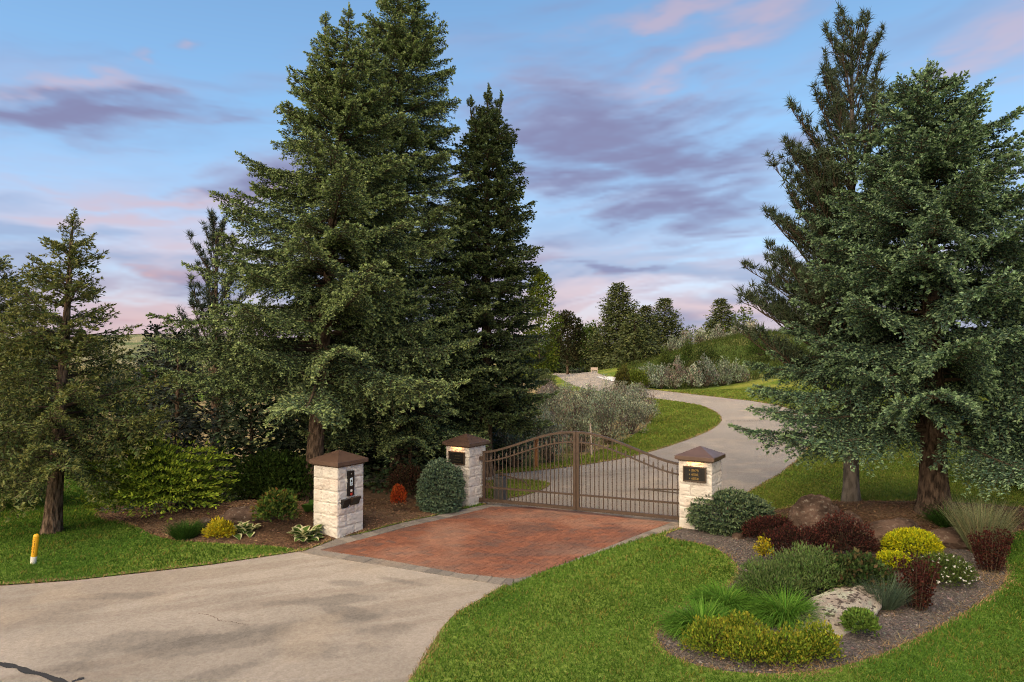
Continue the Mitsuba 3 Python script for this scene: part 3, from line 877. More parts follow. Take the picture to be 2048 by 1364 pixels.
part(op, 'arm', mikit.ply(merge([tubes([[[*(GO + GU * (GL - .05) + GN * .30), .60], [*(GO + GU * (GL - .95) + GN * .07), .585]]], [[.017, .017]], 6), tubes([[[*(GO + GU * (GL - .08) + GN * .22), .535], [*(GO + GU * (GL - .80) + GN * .09), .585]]], [[.013, .013]], 6)]), 'frame_bronze'))
part(op, 'cabinet', mikit.ply(gput(cbox(GL + .02, GL + .26, .30, .54, -0.02, .54, .012)), 'grey_metal'))

# ------------------------------------------------------------------ small posts
def ground(x, y):
    return float(ground_z(np.array(float(x)), np.array(float(y))))


mx, my = (-7.41, 10.64)
key = thing('pipeline_marker', 'leaning yellow and white marker post with small printed rows in the left lawn', 'marker post')
ax = np.array([mx, my, ground(mx, my)])
lean = unit(np.array([0.10, 0.0, 1.0]))


def on_axis(a, b, r0, r1, n=2, sides=14):
    s = np.linspace(a, b, n)
    return tubes([ax + s[:, None] * lean], [np.linspace(r0, r1, n)], sides)


part(key, 'base', mikit.ply(on_axis(-.05, .125, .042, .042), 'white_plastic', smooth=40), 'white base band')
dome = trimesh.creation.icosphere(2, 0.0425)
dv = np.array(dome.vertices)
part(key, 'post', mikit.ply(merge([on_axis(.125, .430, .042, .042), (ax + lean * .430 + dv, np.array(dome.faces))]), 'yellow_plastic', smooth=40))
rows = []
rr = np.random.default_rng(4)
for col in (-2.65, -2.0, -1.3):
    z = 0.19
    while z < 0.40:
        hgt = rr.uniform(.008, .016)
        a0, a1 = col - .12, col + .12
        ang = np.array([a0, a1, a1, a0])
        zz = np.array([z, z, z + hgt, z + hgt])
        v = ax + zz[:, None] * lean + 0.0435 * np.column_stack([np.cos(ang), np.sin(ang), 0 * ang])
        rows.append((v, np.array([[0, 1, 2], [0, 2, 3]])))
        z += hgt + rr.uniform(.006, .012)
part(key, 'print', mikit.ply(merge(rows), 'dark_print'), 'rows of small unreadable dark print')

wx, wy = (0.71, 19.86)
key = thing('wooden_post', 'short weathered orange brown wooden post seen through the left gate leaf', 'post')
gz = ground(wx, wy)
scene[key] = mikit.ply(cbox(wx - .06, wx + .06, wy - .06, wy + .06, gz - .1, gz + .88, .012), 'weathered_wood')
wx, wy = (2.59, 22.20)
gz = ground(wx, wy)
key = thing('marker_stake', 'thin pale wooden stake in the grass beside the sagebrush', 'stake')
scene[key] = mikit.ply(tubes([[[wx, wy, gz - .1], [wx - .03, wy, gz + .55], [wx - .05, wy, gz + 1.05]]], [[.028, .028, .026]], 6), 'pale_wood')

bx, by = (7.58, 62.76)
gz = ground(bx, by)
BS = 0.5
key = thing('garden_bench', 'tiny pale bench beyond the far end of the driveway', 'bench')
put_b = lambda vf: (np.asarray(vf[0]) * BS + np.array([bx, by, gz]), vf[1])
part(key, 'seat', mikit.ply(put_b(box(-.65, .65, -.25, .2, .40, .47)), 'pale_wood'))
part(key, 'backrest', mikit.ply(put_b(box(-.65, .65, .21, .27, .50, .95)), 'pale_wood'))
for sx in (-.55, .55):
    for sy in (-.2, .24):
        part(key, 'leg', mikit.ply(put_b(box(sx - .05, sx + .05, sy - .045, sy + .045, -.05, .398)), 'pale_wood'))
pad = Polygon([(6.98, 57.42), (10.75, 53.22), (10.25, 50.74), (7.69, 53.08), (7.32, 55.23)])
structure('concrete_pad', mikit.ply(sheet(pad, 0.03, 1.0), 'concrete', smooth=True), 'pale grey concrete pad joining the far driveway')

# ------------------------------------------------------------------ trees
def trunk_tube(base, top, r0, r1, rng, sides=14, n=22, flare=1.5, wob=0.03):
    s = np.linspace(0, 1, n)
    P = base + s[:, None] * (np.asarray(top) - base)
    P[:, :2] += (meshkit.fbm(np.column_stack([s * 4, s * 0 + rng.random() * 50, s * 0]), 2)[:, None] - 0.5) * wob * 4 * np.minimum(s, .3)[:, None]
    r = r1 + (r0 - r1) * (1 - s) ** 0.9
    r = r * (1 + (flare - 1) * np.exp(-s * np.linalg.norm(np.asarray(top) - base) / 0.28))
    v, f = tubes([P], [r], sides)
    v = v.reshape(n, sides, 3)
    k = 1 + 0.22 * (meshkit.fbm(np.stack([np.cos(np.arange(sides) * 2 * np.pi / sides)[None] * 2.2 + 0 * s[:, None], np.sin(np.arange(sides) * 2 * np.pi / sides)[None] * 2.2 + 0 * s[:, None], s[:, None] * 9 + rng.random() * 30 + 0 * np.arange(sides)[None]], -1), 3) - 0.5)
    v = P[:, None] + (v - P[:, None]) * k[..., None]
    return v.reshape(-1, 3), f


def conifer(key, base, H, z0, radius, seed, old, new, bark_name='bark_fir', trunk_r=0.2, sp=0.38, per=7, e_low=-8, e_top=50, droop=0.10, up=0.12, bsp=0.055, ss_=0.029, slen=0.100, swid=0.043,
            inner=0.20, hang=0.12, blen=0.70, bmax=0.80, lean=(0, 0), newp=0.5, tpl=SHOOT, mat='needle', tops=(), sector=None, gaps=0.0, shell=1.0, mesh_trunk=True, rag=.74):
    """A whorled evergreen: trunk, limbs, and a crown of needle shoots set on flat branchlets. radius(t): reach at the height fraction t."""
    rng = np.random.default_rng(seed)
    base = np.array(base, float)
    axis = np.array([lean[0], lean[1], H])
    leaves = Leaves()
    limbs, lrad = [], []
    spires = [(np.zeros(2), 1.0, 0.0, 1.0)] + list(tops)       # (offset, height scale, start fraction, reach scale)
    for off, hs, start, rs in spires:
        z = max(z0, start * H)
        while z < H * hs * 0.992:
            t = z / (H * hs)
            n = max(3, int(round(per * (1 - 0.35 * t) + rng.normal(0, .6))))
            a0 = rng.random() * 6.28
            for k in range(n):
                if rng.random() < gaps:
                    continue
                az = a0 + k * 6.283 / n + rng.normal(0, .18)
                zz = z + rng.normal(0, sp * .20)
                tt = float(np.clip(zz / (H * hs), 0, .995))
                L = radius(tt) * rs * rng.uniform(rag, 1.12)
                if sector is not None:
                    L *= sector(az, tt)
                L = max(L, 0.10)
                e = math.radians(e_low + (e_top - e_low) * tt ** 1.6 + rng.normal(0, 5))
                m = 12
                s = np.linspace(0, 1, m)
                azs = az + rng.normal(0, .10) * s + 0.25 * (rng.random() - .5) * s ** 2
                r = L * s * math.cos(e)
                hz = L * (math.sin(e) * s - droop * (1 - tt) * s ** 2 * 2.0 + up * s ** 3 * 1.6)
                f = zz / H
                o = base + axis * f + np.array([off[0], off[1], 0]) * min(1.0, max(0.0, (f - start) / 0.10) if start > 0 else 1.0)
                P = o + np.column_stack([np.cos(azs) * r, np.sin(azs) * r, hz])
                limbs.append(P)
                lrad.append(np.linspace(0.010 + 0.011 * L, 0.003, m))
                # branchlets
                nb = max(2, int(L * (1 - inner) / bsp))
                sb = inner + (1 - inner) * (np.arange(nb) + rng.random(nb)) / nb
                sb = np.concatenate([np.repeat(sb, 2), [0.97]])
                side = np.concatenate([np.tile([1.0, -1.0], nb), [0.0]])
                Pb = np.column_stack([np.interp(sb, s, P[:, c]) for c in range(3)])
                Tg = unit(np.gradient(P, axis=0))
                Tb = unit(np.column_stack([np.interp(sb, s, Tg[:, c]) for c in range(3)]))
                Sd = unit(np.cross(Tb, [0, 0, 1.0]))
                ang = np.radians(rng.uniform(42, 66, len(sb)))
                D = Tb * np.where(side == 0, 1, np.cos(ang))[:, None] + Sd * (side * np.sin(ang))[:, None]
                D[:, 2] += rng.normal(0, .16, len(sb)) - hang
                D = unit(D)
                ln = np.clip(blen * L * (1 - sb) * rng.uniform(.5, 1.1, len(sb)) + rng.uniform(.10, .22, len(sb)) * (slen / .12), .08, bmax)
                ln = np.where(side == 0, .16, ln)
                kmax = int(np.ceil(ln.max() / ss_)) + 1
                kk = (np.arange(kmax)[None] + rng.random((len(sb), 1))) * ss_
                ok = kk < ln[:, None]
                bi, ki = np.nonzero(ok)
                dist = kk[bi, ki]
                dd = D[bi].copy()
                sag = (dist ** 2) * (0.25 + hang * 2.0)
                pos = Pb[bi] + dd * dist[:, None]
                pos[:, 2] -= sag
                dd[:, 2] -= 2 * dist * (0.25 + hang * 2.0) * .6
                dd = unit(dd)
                sx = unit(np.cross(dd, [0, 0, 1.0]))
                lr = np.where(rng.random(len(bi)) < .5, 1.0, -1.0)
                a2 = np.radians(rng.uniform(25, 60, len(bi)))
                sd = dd * np.cos(a2)[:, None] + sx * (lr * np.sin(a2))[:, None]
                sd[:, 2] += rng.normal(.05, .22, len(bi))
                endd = ln[bi] - dist
                fresh = (endd < 0.10) & (rng.random(len(bi)) < newp)
                # terminal shoots point along the branchlet
                sd = np.where(fresh[:, None], dd + rng.normal(0, .18, (len(bi), 3)), sd)
                col = np.where(fresh[:, None], tint(rng, len(bi), new, .14), tint(rng, len(bi), old, .18))
                upv = np.array([0, 0, 1.0]) + rng.normal(0, .65, (len(bi), 3))
                leaves.add(tpl[0], tpl[1], pos, sd, upv, slen * rng.uniform(.7, 1.25, len(bi)), swid * rng.uniform(.75, 1.25, len(bi)), col)
            z += sp * (1 - 0.45 * t) * rng.uniform(.8, 1.2)
        # leader
        o = base + axis * hs + np.array([off[0], off[1], 0])
        m = 26
        q = rng.random(m) * radius(0.9) * 1.2
        pos = o - np.column_stack([0 * q, 0 * q, q]) + rng.normal(0, .015, (m, 3))
        d = np.column_stack([rng.normal(0, .5, m), rng.normal(0, .5, m), np.full(m, .8)])
        leaves.add(tpl[0], tpl[1], pos, unit(d), [0.3, .2, 1], slen, swid, tint(rng, m, new, .15))
    if mesh_trunk:
        tr = [trunk_tube(base + np.array([0, 0, -.15]), base + axis * .985, trunk_r, 0.02, rng)]
        for off, hs, start, rs in tops:
            a = base + axis * start
            b = base + axis * hs * .98 + np.array([off[0], off[1], 0])
            tr.append(tubes([a + np.linspace(0, 1, 8)[:, None] ** np.array([.5, .5, 1]) * (b - a)], [np.linspace(trunk_r * .4, .015, 8)], 8))
        part(key, 'trunk', mikit.ply(merge(tr), bark_name, smooth=True))
    part(key, 'limbs', mikit.ply(tubes(np.array(limbs), np.array(lrad), 3), 'twig', smooth=True), None, 'stuff')
    part(key, 'crown', leaves.ply(mat), None, 'stuff')
    return leaves.n


FIR_OLD = [(.056, .094, .042), (.070, .110, .047), (.048, .082, .042), (.082, .110, .047)]
FIR_NEW = [(.250, .325, .120), (.305, .370, .145), (.205, .285, .108)]
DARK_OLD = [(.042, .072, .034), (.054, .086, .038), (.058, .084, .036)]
DARK_NEW = [(.115, .155, .055), (.085, .125, .048)]
BLUE_OLD = [(.047, .092, .059), (.060, .110, .068), (.042, .080, .056)]
BLUE_NEW = [(.190, .290, .150), (.155, .250, .132), (.225, .320, .160)]
OLIVE_OLD = [(.092, .140, .040), (.115, .155, .045), (.074, .120, .036), (.120, .125, .042)]
OLIVE_NEW = [(.17, .19, .05), (.19, .20, .055)]
PINE_OLD = [(.040, .060, .026), (.052, .070, .030), (.034, .054, .030)]


def gz_(p, dz=0.0):
    return (p[0], p[1], ground(*p) + dz)


def make_boughs(name, seed, old, new_, lengths, variants, slen, swid, dens, newp=.85, arch=.10, hang=.42):
    """Fir boughs of several lengths, each a limb with flat, slightly drooping sprays of twigs set with needle shoots; light new growth on the twig ends.
    Returns [(length, [group keys])]; trees place them as instances."""
    rng = np.random.default_rng(seed)
    out = []
    for L in lengths:
        keys = []
        for v_ in range(variants):
            m = 14
            s = np.linspace(0, 1, m)
            wig = rng.normal(0, .05) * L * s ** 2 * np.sin(s * 3)
            P = np.column_stack([L * s, wig, L * (-arch * s ** 2 * 1.6 + arch * 1.5 * s ** 3.2)])
            Tg = unit(np.gradient(P, axis=0))
            nb = max(5, int(L * .86 / .075))
            sb = .14 + .86 * (np.arange(nb) + rng.random(nb)) / nb
            sb = np.concatenate([np.repeat(sb, 2), [.985]])
            side = np.concatenate([np.tile([1.0, -1.0], nb), [0.0]])
            B = len(sb)
            o = np.column_stack([np.interp(sb, s, P[:, c]) for c in range(3)])
            T_ = unit(np.column_stack([np.interp(sb, s, Tg[:, c]) for c in range(3)]))
            S_ = unit(np.cross(T_, [0, 0, 1.0]))
            ang = np.radians(rng.uniform(40, 62, B))
            D = T_ * np.where(side == 0, 1, np.cos(ang))[:, None] + S_ * (side * np.sin(ang))[:, None]
            D[:, 2] += rng.normal(.02, .13, B)
            D = unit(D)
            ln = np.clip(.50 * L * (1 - sb) ** .9 * rng.uniform(.55, 1.15, B) * np.clip((sb - .05) / .25, .3, 1) + rng.uniform(.07, .15, B), .06, .75)
            ln[-1] = .12
            # points along the twigs, then short side twiglets
            st = .021
            kmax = int(ln.max() / st) + 1
            kk = (np.arange(kmax)[None] + rng.random((B, 1))) * st
            bi, ki = np.nonzero((kk < ln[:, None]) & (rng.random((B, kmax)) < dens))
            dist = kk[bi, ki]
            sag = hang * dist ** 2
            pos = o[bi] + D[bi] * dist[:, None]
            pos[:, 2] -= sag
            dd = D[bi].copy()
            dd[:, 2] -= 2 * hang * dist
            dd = unit(dd)
            sx = unit(np.cross(dd, [0, 0, 1.0]))
            n = len(bi)
            left = ln[bi] - dist
            tw = np.clip(left * .55, 0, .16) * rng.uniform(.3, 1, n)            # twiglet length
            lr = np.where(rng.random(n) < .5, 1.0, -1.0)
            a2 = np.radians(rng.uniform(35, 60, n))
            d2 = unit(dd * np.cos(a2)[:, None] + sx * (lr * np.sin(a2))[:, None] + np.array([0, 0, 1.0]) * rng.normal(.06, .16, n)[:, None])
            lv = Leaves()
            dz = np.array([0, 0, 1.0])
            # three rows of shoots: on the twig, along the twiglet, at its end
            for f_, row in ((.0, 0), (.55, 1), (1.0, 2)):
                q_ = pos + d2 * (tw * f_)[:, None]
                d_ = unit(d2 + rng.normal(0, .32, (n, 3)) + dz * .10)
                end = (row == 2) & (rng.random(n) < newp) | (left < .05)
                c_ = np.where(end[:, None], tint(rng, n, new_, .13), tint(rng, n, old, .16))
                lv.add(SHOOT[0], SHOOT[1], q_, d_, dz + rng.normal(0, .6, (n, 3)), slen * rng.uniform(.75, 1.25, n), swid * rng.uniform(.8, 1.25, n), c_)
            # twig ends
            e_ = o + D * ln[:, None]
            e_[:, 2] -= hang * ln ** 2
            for r_2 in range(4):
                lv.add(SHOOT[0], SHOOT[1], e_, unit(D + rng.normal(0, .45, (B, 3)) + dz * .15), dz + rng.normal(0, .6, (B, 3)), slen * rng.uniform(.8, 1.2, B), swid * 1.1, tint(rng, B, new_, .13))
            q5 = np.linspace(0, 1, 4)
            tws = o[:, None] + D[:, None] * (q5[None, :, None] * ln[:, None, None] * .9)
            tws[..., 2] -= hang * (q5[None] * ln[:, None] * .9) ** 2
            wood = merge([tubes([P], [np.linspace(.010 + .010 * L, .003, m)], 5), tubes(tws, np.tile(np.linspace(.005, .002, 4), (B, 1)), 3)])
            key = f'{name}_bough_{len(scene)}'
            scene[key] = {'type': 'shapegroup', 'needles': lv.ply('needle'), 'limb': mikit.ply(wood, 'twig', smooth=True)}
            keys.append(key)
        out.append((L, keys))
    return out


def fir(key, base, H, z0, radius, seed, boughs, bark_name='bark_fir', trunk_r=.2, sp=.40, per=7, e_low=0, e_top=30, lean=(0, 0), tops=(), rag=.74, gaps=0.0):
    """A fir: trunk and whorls of bough instances. radius(t): reach at the height fraction t; tops: extra spires (offset, height, start, reach)."""
    rng = np.random.default_rng(seed)
    base = np.array(base, float)
    axis = np.array([lean[0], lean[1], H])
    lens = np.array([b[0] for b in boughs])
    i = 0
    for off, hs, start, rs in [(np.zeros(2), 1.0, 0.0, 1.0)] + list(tops):
        z = max(z0, start * H)
        while z < H * hs * .995:
            t = z / (H * hs)
            n = max(4, int(round(per * (1 - .25 * t) + rng.normal(0, .6))))
            a0 = rng.random() * 6.28
            for k in range(n):
                if rng.random() < gaps:
                    continue
                az = a0 + k * 6.283 / n + rng.normal(0, .18)
                zz = z + rng.normal(0, sp * .20)
                tt = float(np.clip(zz / (H * hs), 0, .995))
                L = max(.16, radius(tt) * rs * rng.uniform(rag, 1.10))
                e = e_low + (e_top - e_low) * tt ** 1.5 + rng.normal(0, 5) + (25 if tt > .965 else 0)
                f = zz / H
                o = base + axis * f + np.array([off[0], off[1], 0]) * (min(1.0, max(0.0, (f - start) / .10)) if start > 0 else 1.0)
                c = int(np.argmin(np.abs(np.log(lens / L))))
                g = boughs[c][1][rng.integers(len(boughs[c][1]))]
                sc = L / lens[c]
                M = T().translate(o.tolist()).rotate([0, 0, 1], math.degrees(az)).rotate([0, 1, 0], -e).rotate([1, 0, 0], float(rng.normal(0, 9))).scale([sc, sc * float(rng.uniform(.9, 1.1)), sc])
                scene[f'{key}__crown__{i:04d}'] = {'type': 'instance', 'to_world': M, 'group': {'type': 'ref', 'id': g}}
                i += 1
            z += sp * (1 - .55 * t) * rng.uniform(.8, 1.2)
        # upright leader
        M = T().translate((base + axis * hs * .985 + np.array([off[0], off[1], -.05])).tolist()).rotate([0, 1, 0], -86).scale([.8, .55, .8])
        scene[f'{key}__crown__{i:04d}'] = {'type': 'instance', 'to_world': M, 'group': {'type': 'ref', 'id': boughs[0][1][0]}}
        i += 1
    tr = [trunk_tube(base + np.array([0, 0, -.15]), base + axis * .985, trunk_r, .02, rng)]
    for off, hs, start, rs in tops:
        a, b = base + axis * start, base + axis * hs * .98 + np.array([off[0], off[1], 0])
        tr.append(tubes([a + np.linspace(0, 1, 8)[:, None] ** np.array([.5, .5, 1]) * (b - a)], [np.linspace(trunk_r * .4, .015, 8)], 8))
    part(key, 'trunk', mikit.ply(merge(tr), bark_name, smooth=True))
    labels[f'{key}__crown__needles'] = {'kind': 'stuff'}
    labels[f'{key}__crown__limb'] = {'kind': 'stuff'}


LENS = [.42, .75, 1.2, 1.8, 2.5, 3.4]
B_FIR = make_boughs('fir', 301, FIR_OLD, FIR_NEW, LENS, 3, .064, .025, .74, arch=.14, hang=.62)
B_DARK = make_boughs('dark_fir', 302, DARK_OLD, DARK_NEW, LENS[:5], 2, .080, .038, .48, newp=.5, arch=.13, hang=.6)
B_OLIVE = make_boughs('olive', 304, OLIVE_OLD, OLIVE_NEW, LENS[:5], 3, .078, .026, .50, newp=.4, arch=.06, hang=1.5)
B_BLUE = make_boughs('blue_fir', 303, BLUE_OLD, BLUE_NEW, LENS, 3, .062, .027, .80, newp=.75, arch=.17, hang=.70)
# the two tall firs behind the keypad pillar, and the darker one behind the left pillar
ta = thing('fir_tree', 'tall fir with thick leaning trunk and light new tips behind the keypad pillar', 'fir tree', 'tall firs left of the gate')
fir(ta, gz_((-4.50, 15.35)), 11.2, 2.75, lambda t: 4.6 * (1 - t) ** 0.80 * np.clip((1 - t) / 0.07, 0, 1) ** .3, 11, B_FIR, trunk_r=0.20, lean=(0.72, .25), e_low=-1, e_top=22, tops=[(np.array([-.55, .1]), .985, .78, .55)])
tb = thing('fir_tree', 'tall fir with a blunt top standing just right of the twin topped fir', 'fir tree', 'tall firs left of the gate')
fir(tb, (-2.92, 17.6, ground(-2.92, 17.6)), 12.8, 1.3, lambda t: 2.9 * (1 - t) ** 0.45 * np.clip((1 - t) / 0.07, 0, 1) ** .4, 12, B_FIR, trunk_r=0.21, lean=(0.05, 0), e_low=0, e_top=22, sp=.42, tops=[(np.array([.40, .1]), .975, .86, .5)])
tc = thing('fir_tree', 'dark pointed fir with three spires behind the left gate pillar', 'fir tree', 'tall firs left of the gate')
fir(tc, (-.72, 18.6, ground(-.72, 18.6)), 10.5, 1.5, lambda t: 2.05 * (1 - t) ** 0.50 * np.clip((1 - t) / 0.16, 0, 1) ** .6, 13, B_DARK, trunk_r=0.19, lean=(.06, 0), e_low=-3, e_top=30, per=9, sp=.34, tops=[(np.array([-.48, 0]), .968, .86, .42), (np.array([.34, .1]), .985, .88, .42)])
# blue green fir at the right and the pine behind it
te = thing('fir_tree', 'broad blue green fir with a thick rough trunk in the mulch at the right', 'fir tree')
fir(te, gz_((7.82, 12.72)), 8.25, 1.6, lambda t: 3.95 * (1 - t) ** 0.60 * np.clip((1 - t) / 0.10, 0, 1) ** .4, 14, B_BLUE, 'bark_red', trunk_r=0.255, e_low=-3, e_top=26, per=8, sp=.38, rag=.80, tops=[(np.array([.80, .1]), .93, .76, .45), (np.array([-.40, .1]), .94, .84, .4)])


def pine(key, base, H, seed, limbs_spec, cols, bark_name, trunk_r, tuft=0.15, lean=(0, 0), nw=0.012, twig_sp=.20, per_tuft=15):
    """Open pine: ascending limbs with upturned twigs that end in tufts of long needles. limbs_spec: list of (height, azimuth deg, length, elevation deg)."""
    rng = np.random.default_rng(seed)
    base = np.array(base, float)
    axis = np.array([lean[0], lean[1], H])
    L_, R_, T_, D_ = [], [], [], []
    m = 10
    for z, az, L, el in limbs_spec:
        s = np.linspace(0, 1, m)
        a = math.radians(az) + rng.normal(0, .1) + rng.normal(0, .12) * s
        e = math.radians(el)
        P = base + axis * (z / H) + np.column_stack([np.cos(a) * L * s * math.cos(e), np.sin(a) * L * s * math.cos(e), L * (math.sin(e) * s + .22 * s ** 2.2 - .05 * s)])
        P += rng.normal(0, .02, P.shape) * s[:, None]
        L_.append(P)
        R_.append(np.linspace(.012 + .012 * L, .006, m))
        Tg = unit(np.gradient(P, axis=0))
        nt = max(3, int(L / twig_sp))
        for sb in .22 + .78 * (np.arange(nt) + rng.random(nt)) / nt:
            o = np.array([np.interp(sb, s, P[:, c]) for c in range(3)])
            tdir = np.array([np.interp(sb, s, Tg[:, c]) for c in range(3)])
            for sg in (1, -1):
                sd = np.cross(tdir, [0, 0, 1.0]) * sg
                d = unit(tdir * .75 + sd * rng.uniform(.25, .8) + np.array([0, 0, rng.uniform(.1, .6)]))
                ln = (0.16 + .34 * L * (1 - sb) * .8) * rng.uniform(.6, 1.1)
                q = np.linspace(0, 1, m)
                tw = o + d * (q * ln)[:, None] + np.array([0, 0, 1.0]) * (q ** 2 * ln * .35)[:, None]
                L_.append(tw)
                R_.append(np.linspace(.008, .004, m))
                k = max(1, int(ln / .16))
                for j in range(k):
                    u = 1 - j / max(k, 1) * .75
                    T_.append(np.array([np.interp(u, q, tw[:, c]) for c in range(3)]))
                    D_.append(unit(tw[-1] - tw[-3] + np.array([0, 0, .02])))
        T_.append(P[-1])
        D_.append(unit(Tg[-1] + np.array([0, 0, .5])))
    T_, D_ = np.array(T_), np.array(D_)
    n = per_tuft
    N = len(T_) * n
    pos = np.repeat(T_, n, 0) + rng.normal(0, .02, (N, 3))
    d0 = np.repeat(D_, n, 0)
    d = unit(d0 * rng.uniform(-.1, 1.3, (N, 1)) + rng.normal(0, .62, (N, 3)))
    lv = Leaves()
    lv.add(NEEDLE[0], NEEDLE[1], pos, d, rng.normal(0, 1, (N, 3)), tuft * rng.uniform(.7, 1.25, N), nw * rng.uniform(.8, 1.4, N), tint(rng, N, cols, .22))
    part(key, 'trunk', mikit.ply(trunk_tube(base + np.array([0, 0, -.15]), base + axis * .99, trunk_r, .02, rng, flare=1.35), bark_name, smooth=True))
    part(key, 'limbs', mikit.ply(tubes(np.array(L_), np.array(R_), 3), 'twig', smooth=True), None, 'stuff')
    part(key, 'crown', lv.ply('needle'), None, 'stuff')


def limb_list(seed, H, z0, reach, n, e0=25, e1=65):
    r = np.random.default_rng(seed)
    out = []
    for k in range(n):
        t = (k + r.random()) / n
        z = z0 + (H - z0) * t * .97
        out.append((z, k * 137.5 + r.normal(0, 20), max(.25, reach(z / H) * r.uniform(.65, 1.15)), e0 + (e1 - e0) * t + r.normal(0, 6)))
    return out


r_ = np.random.default_rng(77)
LEFT_LIMBS = [(2.2 + 5.0 * j / 30, 180 + r_.uniform(-55, 55), r_.uniform(2.2, 3.3) * (1 - .05 * j / 3), r_.uniform(12, 38)) for j in range(30)]
tp = thing('pine_tree', 'tall open pine with upswept limbs and smooth grey trunk behind the blue green fir', 'pine tree')
pine(tp, gz_((7.28, 14.74)), 10.35, 21, limb_list(21, 10.35, 2.0, lambda t: 2.7 * (1 - t) ** .62 + .35, 78) + LEFT_LIMBS, PINE_OLD, 'bark_grey', .165, lean=(.30, .3), tuft=.17, nw=.020, per_tuft=15, twig_sp=.14)
tp2 = thing('pine_tree', 'bluish green pine standing behind the left side of the tall firs', 'pine tree')
pine(tp2, (-8.9, 20.5, ground(-8.9, 20.5)), 8.0, 22, limb_list(22, 8.0, .8, lambda t: 2.5 * (1 - t) ** .7 + .3, 58), [(.036, .056, .032), (.046, .066, .036), (.034, .058, .040)], 'bark_fir', .15, tuft=.17, nw=.020, per_tuft=16, twig_sp=.15)
# drooping spruce in the left lawn and its neighbour at the frame's edge
ts = thing('spruce_tree', 'olive green drooping spruce with bare lower trunk in the left lawn', 'spruce tree')
fir(ts, gz_((-8.42, 12.55)), 5.65, 1.1, lambda t: 2.6 * (1 - t) ** .78 + .04, 15, B_OLIVE, trunk_r=.15, sp=.30, per=6, e_low=4, e_top=34, lean=(.30, 0), rag=.55, gaps=.08)
tl = thing('larch_tree', 'loose olive brown larch at the left edge behind the drooping spruce', 'larch tree')
fir(tl, (-13.0, 16.8, ground(-13.0, 16.8)), 6.2, .6, lambda t: 3.0 * (1 - t) ** .55, 16, B_OLIVE, trunk_r=.14, sp=.36, per=6, e_low=5, e_top=40, rag=.5, gaps=.06)
# dark spruces filling the gap left of the tall firs
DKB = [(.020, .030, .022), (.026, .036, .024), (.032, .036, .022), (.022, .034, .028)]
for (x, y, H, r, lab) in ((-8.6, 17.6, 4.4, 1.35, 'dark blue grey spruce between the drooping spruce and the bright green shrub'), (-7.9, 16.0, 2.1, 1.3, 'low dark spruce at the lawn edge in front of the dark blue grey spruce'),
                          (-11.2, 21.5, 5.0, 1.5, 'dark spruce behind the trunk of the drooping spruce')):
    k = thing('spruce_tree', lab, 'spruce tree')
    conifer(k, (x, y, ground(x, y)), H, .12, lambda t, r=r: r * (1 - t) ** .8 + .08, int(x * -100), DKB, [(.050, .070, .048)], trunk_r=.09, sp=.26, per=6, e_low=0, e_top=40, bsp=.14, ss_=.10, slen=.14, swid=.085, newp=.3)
# evergreens that close the view under the tall firs
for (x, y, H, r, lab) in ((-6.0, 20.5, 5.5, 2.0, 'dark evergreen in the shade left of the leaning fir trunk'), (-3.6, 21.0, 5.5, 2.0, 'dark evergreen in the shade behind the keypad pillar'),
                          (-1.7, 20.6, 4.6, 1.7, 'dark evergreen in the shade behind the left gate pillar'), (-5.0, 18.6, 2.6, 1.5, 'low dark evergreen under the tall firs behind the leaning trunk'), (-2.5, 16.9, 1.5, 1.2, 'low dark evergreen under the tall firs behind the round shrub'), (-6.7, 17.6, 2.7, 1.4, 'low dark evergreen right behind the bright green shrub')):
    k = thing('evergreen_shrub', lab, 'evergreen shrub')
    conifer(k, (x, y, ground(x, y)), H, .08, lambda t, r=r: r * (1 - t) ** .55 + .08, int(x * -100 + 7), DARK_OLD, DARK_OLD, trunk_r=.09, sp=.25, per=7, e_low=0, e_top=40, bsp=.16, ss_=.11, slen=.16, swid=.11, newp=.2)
# firs outside or at the right frame edge
te2 = thing('fir_tree', 'blue green fir cut by the right edge of the picture', 'fir tree')
fir(te2, (13.6, 16.5, ground(13.6, 16.5)), 7.6, .5, lambda t: 3.1 * (1 - t) ** .7, 17, B_BLUE, 'bark_red', trunk_r=.2, e_low=-4, e_top=30)

# ------------------------------------------------------------------ trees at the far end of the driveway
SPR = [(.076, .098, .030), (.090, .110, .033), (.060, .082, .028)]
SPR2 = [(.13, .145, .04), (.15, .16, .045)]


def far_spruce(u_, y, H, r, label, seed, old=SPR, new=SPR2):
    x = (u_ - 1024) / 1365 * y
    k = thing('background_spruce', label, 'spruce tree', 'spruces at the far end of the driveway')
    conifer(k, (x, y, ground(x, y)), H, .25, lambda t: r * 1.5 * (1 - t) ** .78 + .06, seed, old, new, trunk_r=.16, sp=.32, per=12, e_low=-2, e_top=30, droop=.10, up=.1, bsp=.24, ss_=.19, slen=.32, swid=.14, bmax=1.0, newp=.45, rag=.42)


far_spruce(1238, 72, 9.0, 3.0, 'tallest background spruce, left of the tallest pair beyond the driveway bend', 31)
far_spruce(1292, 76, 6.9, 2.1, 'narrow background spruce squeezed between the two taller ones', 32)
far_spruce(1330, 80, 8.4, 2.9, 'rounded background spruce right of the narrow one, above the slope', 33)
far_spruce(1443, 78, 7.6, 2.6, 'small pointed background spruce alone on the hilltop', 34)
far_spruce(1195, 84, 4.6, 2.2, 'short bluish background spruce beside the light green tree', 35, DKB, [(.045, .060, .045)])


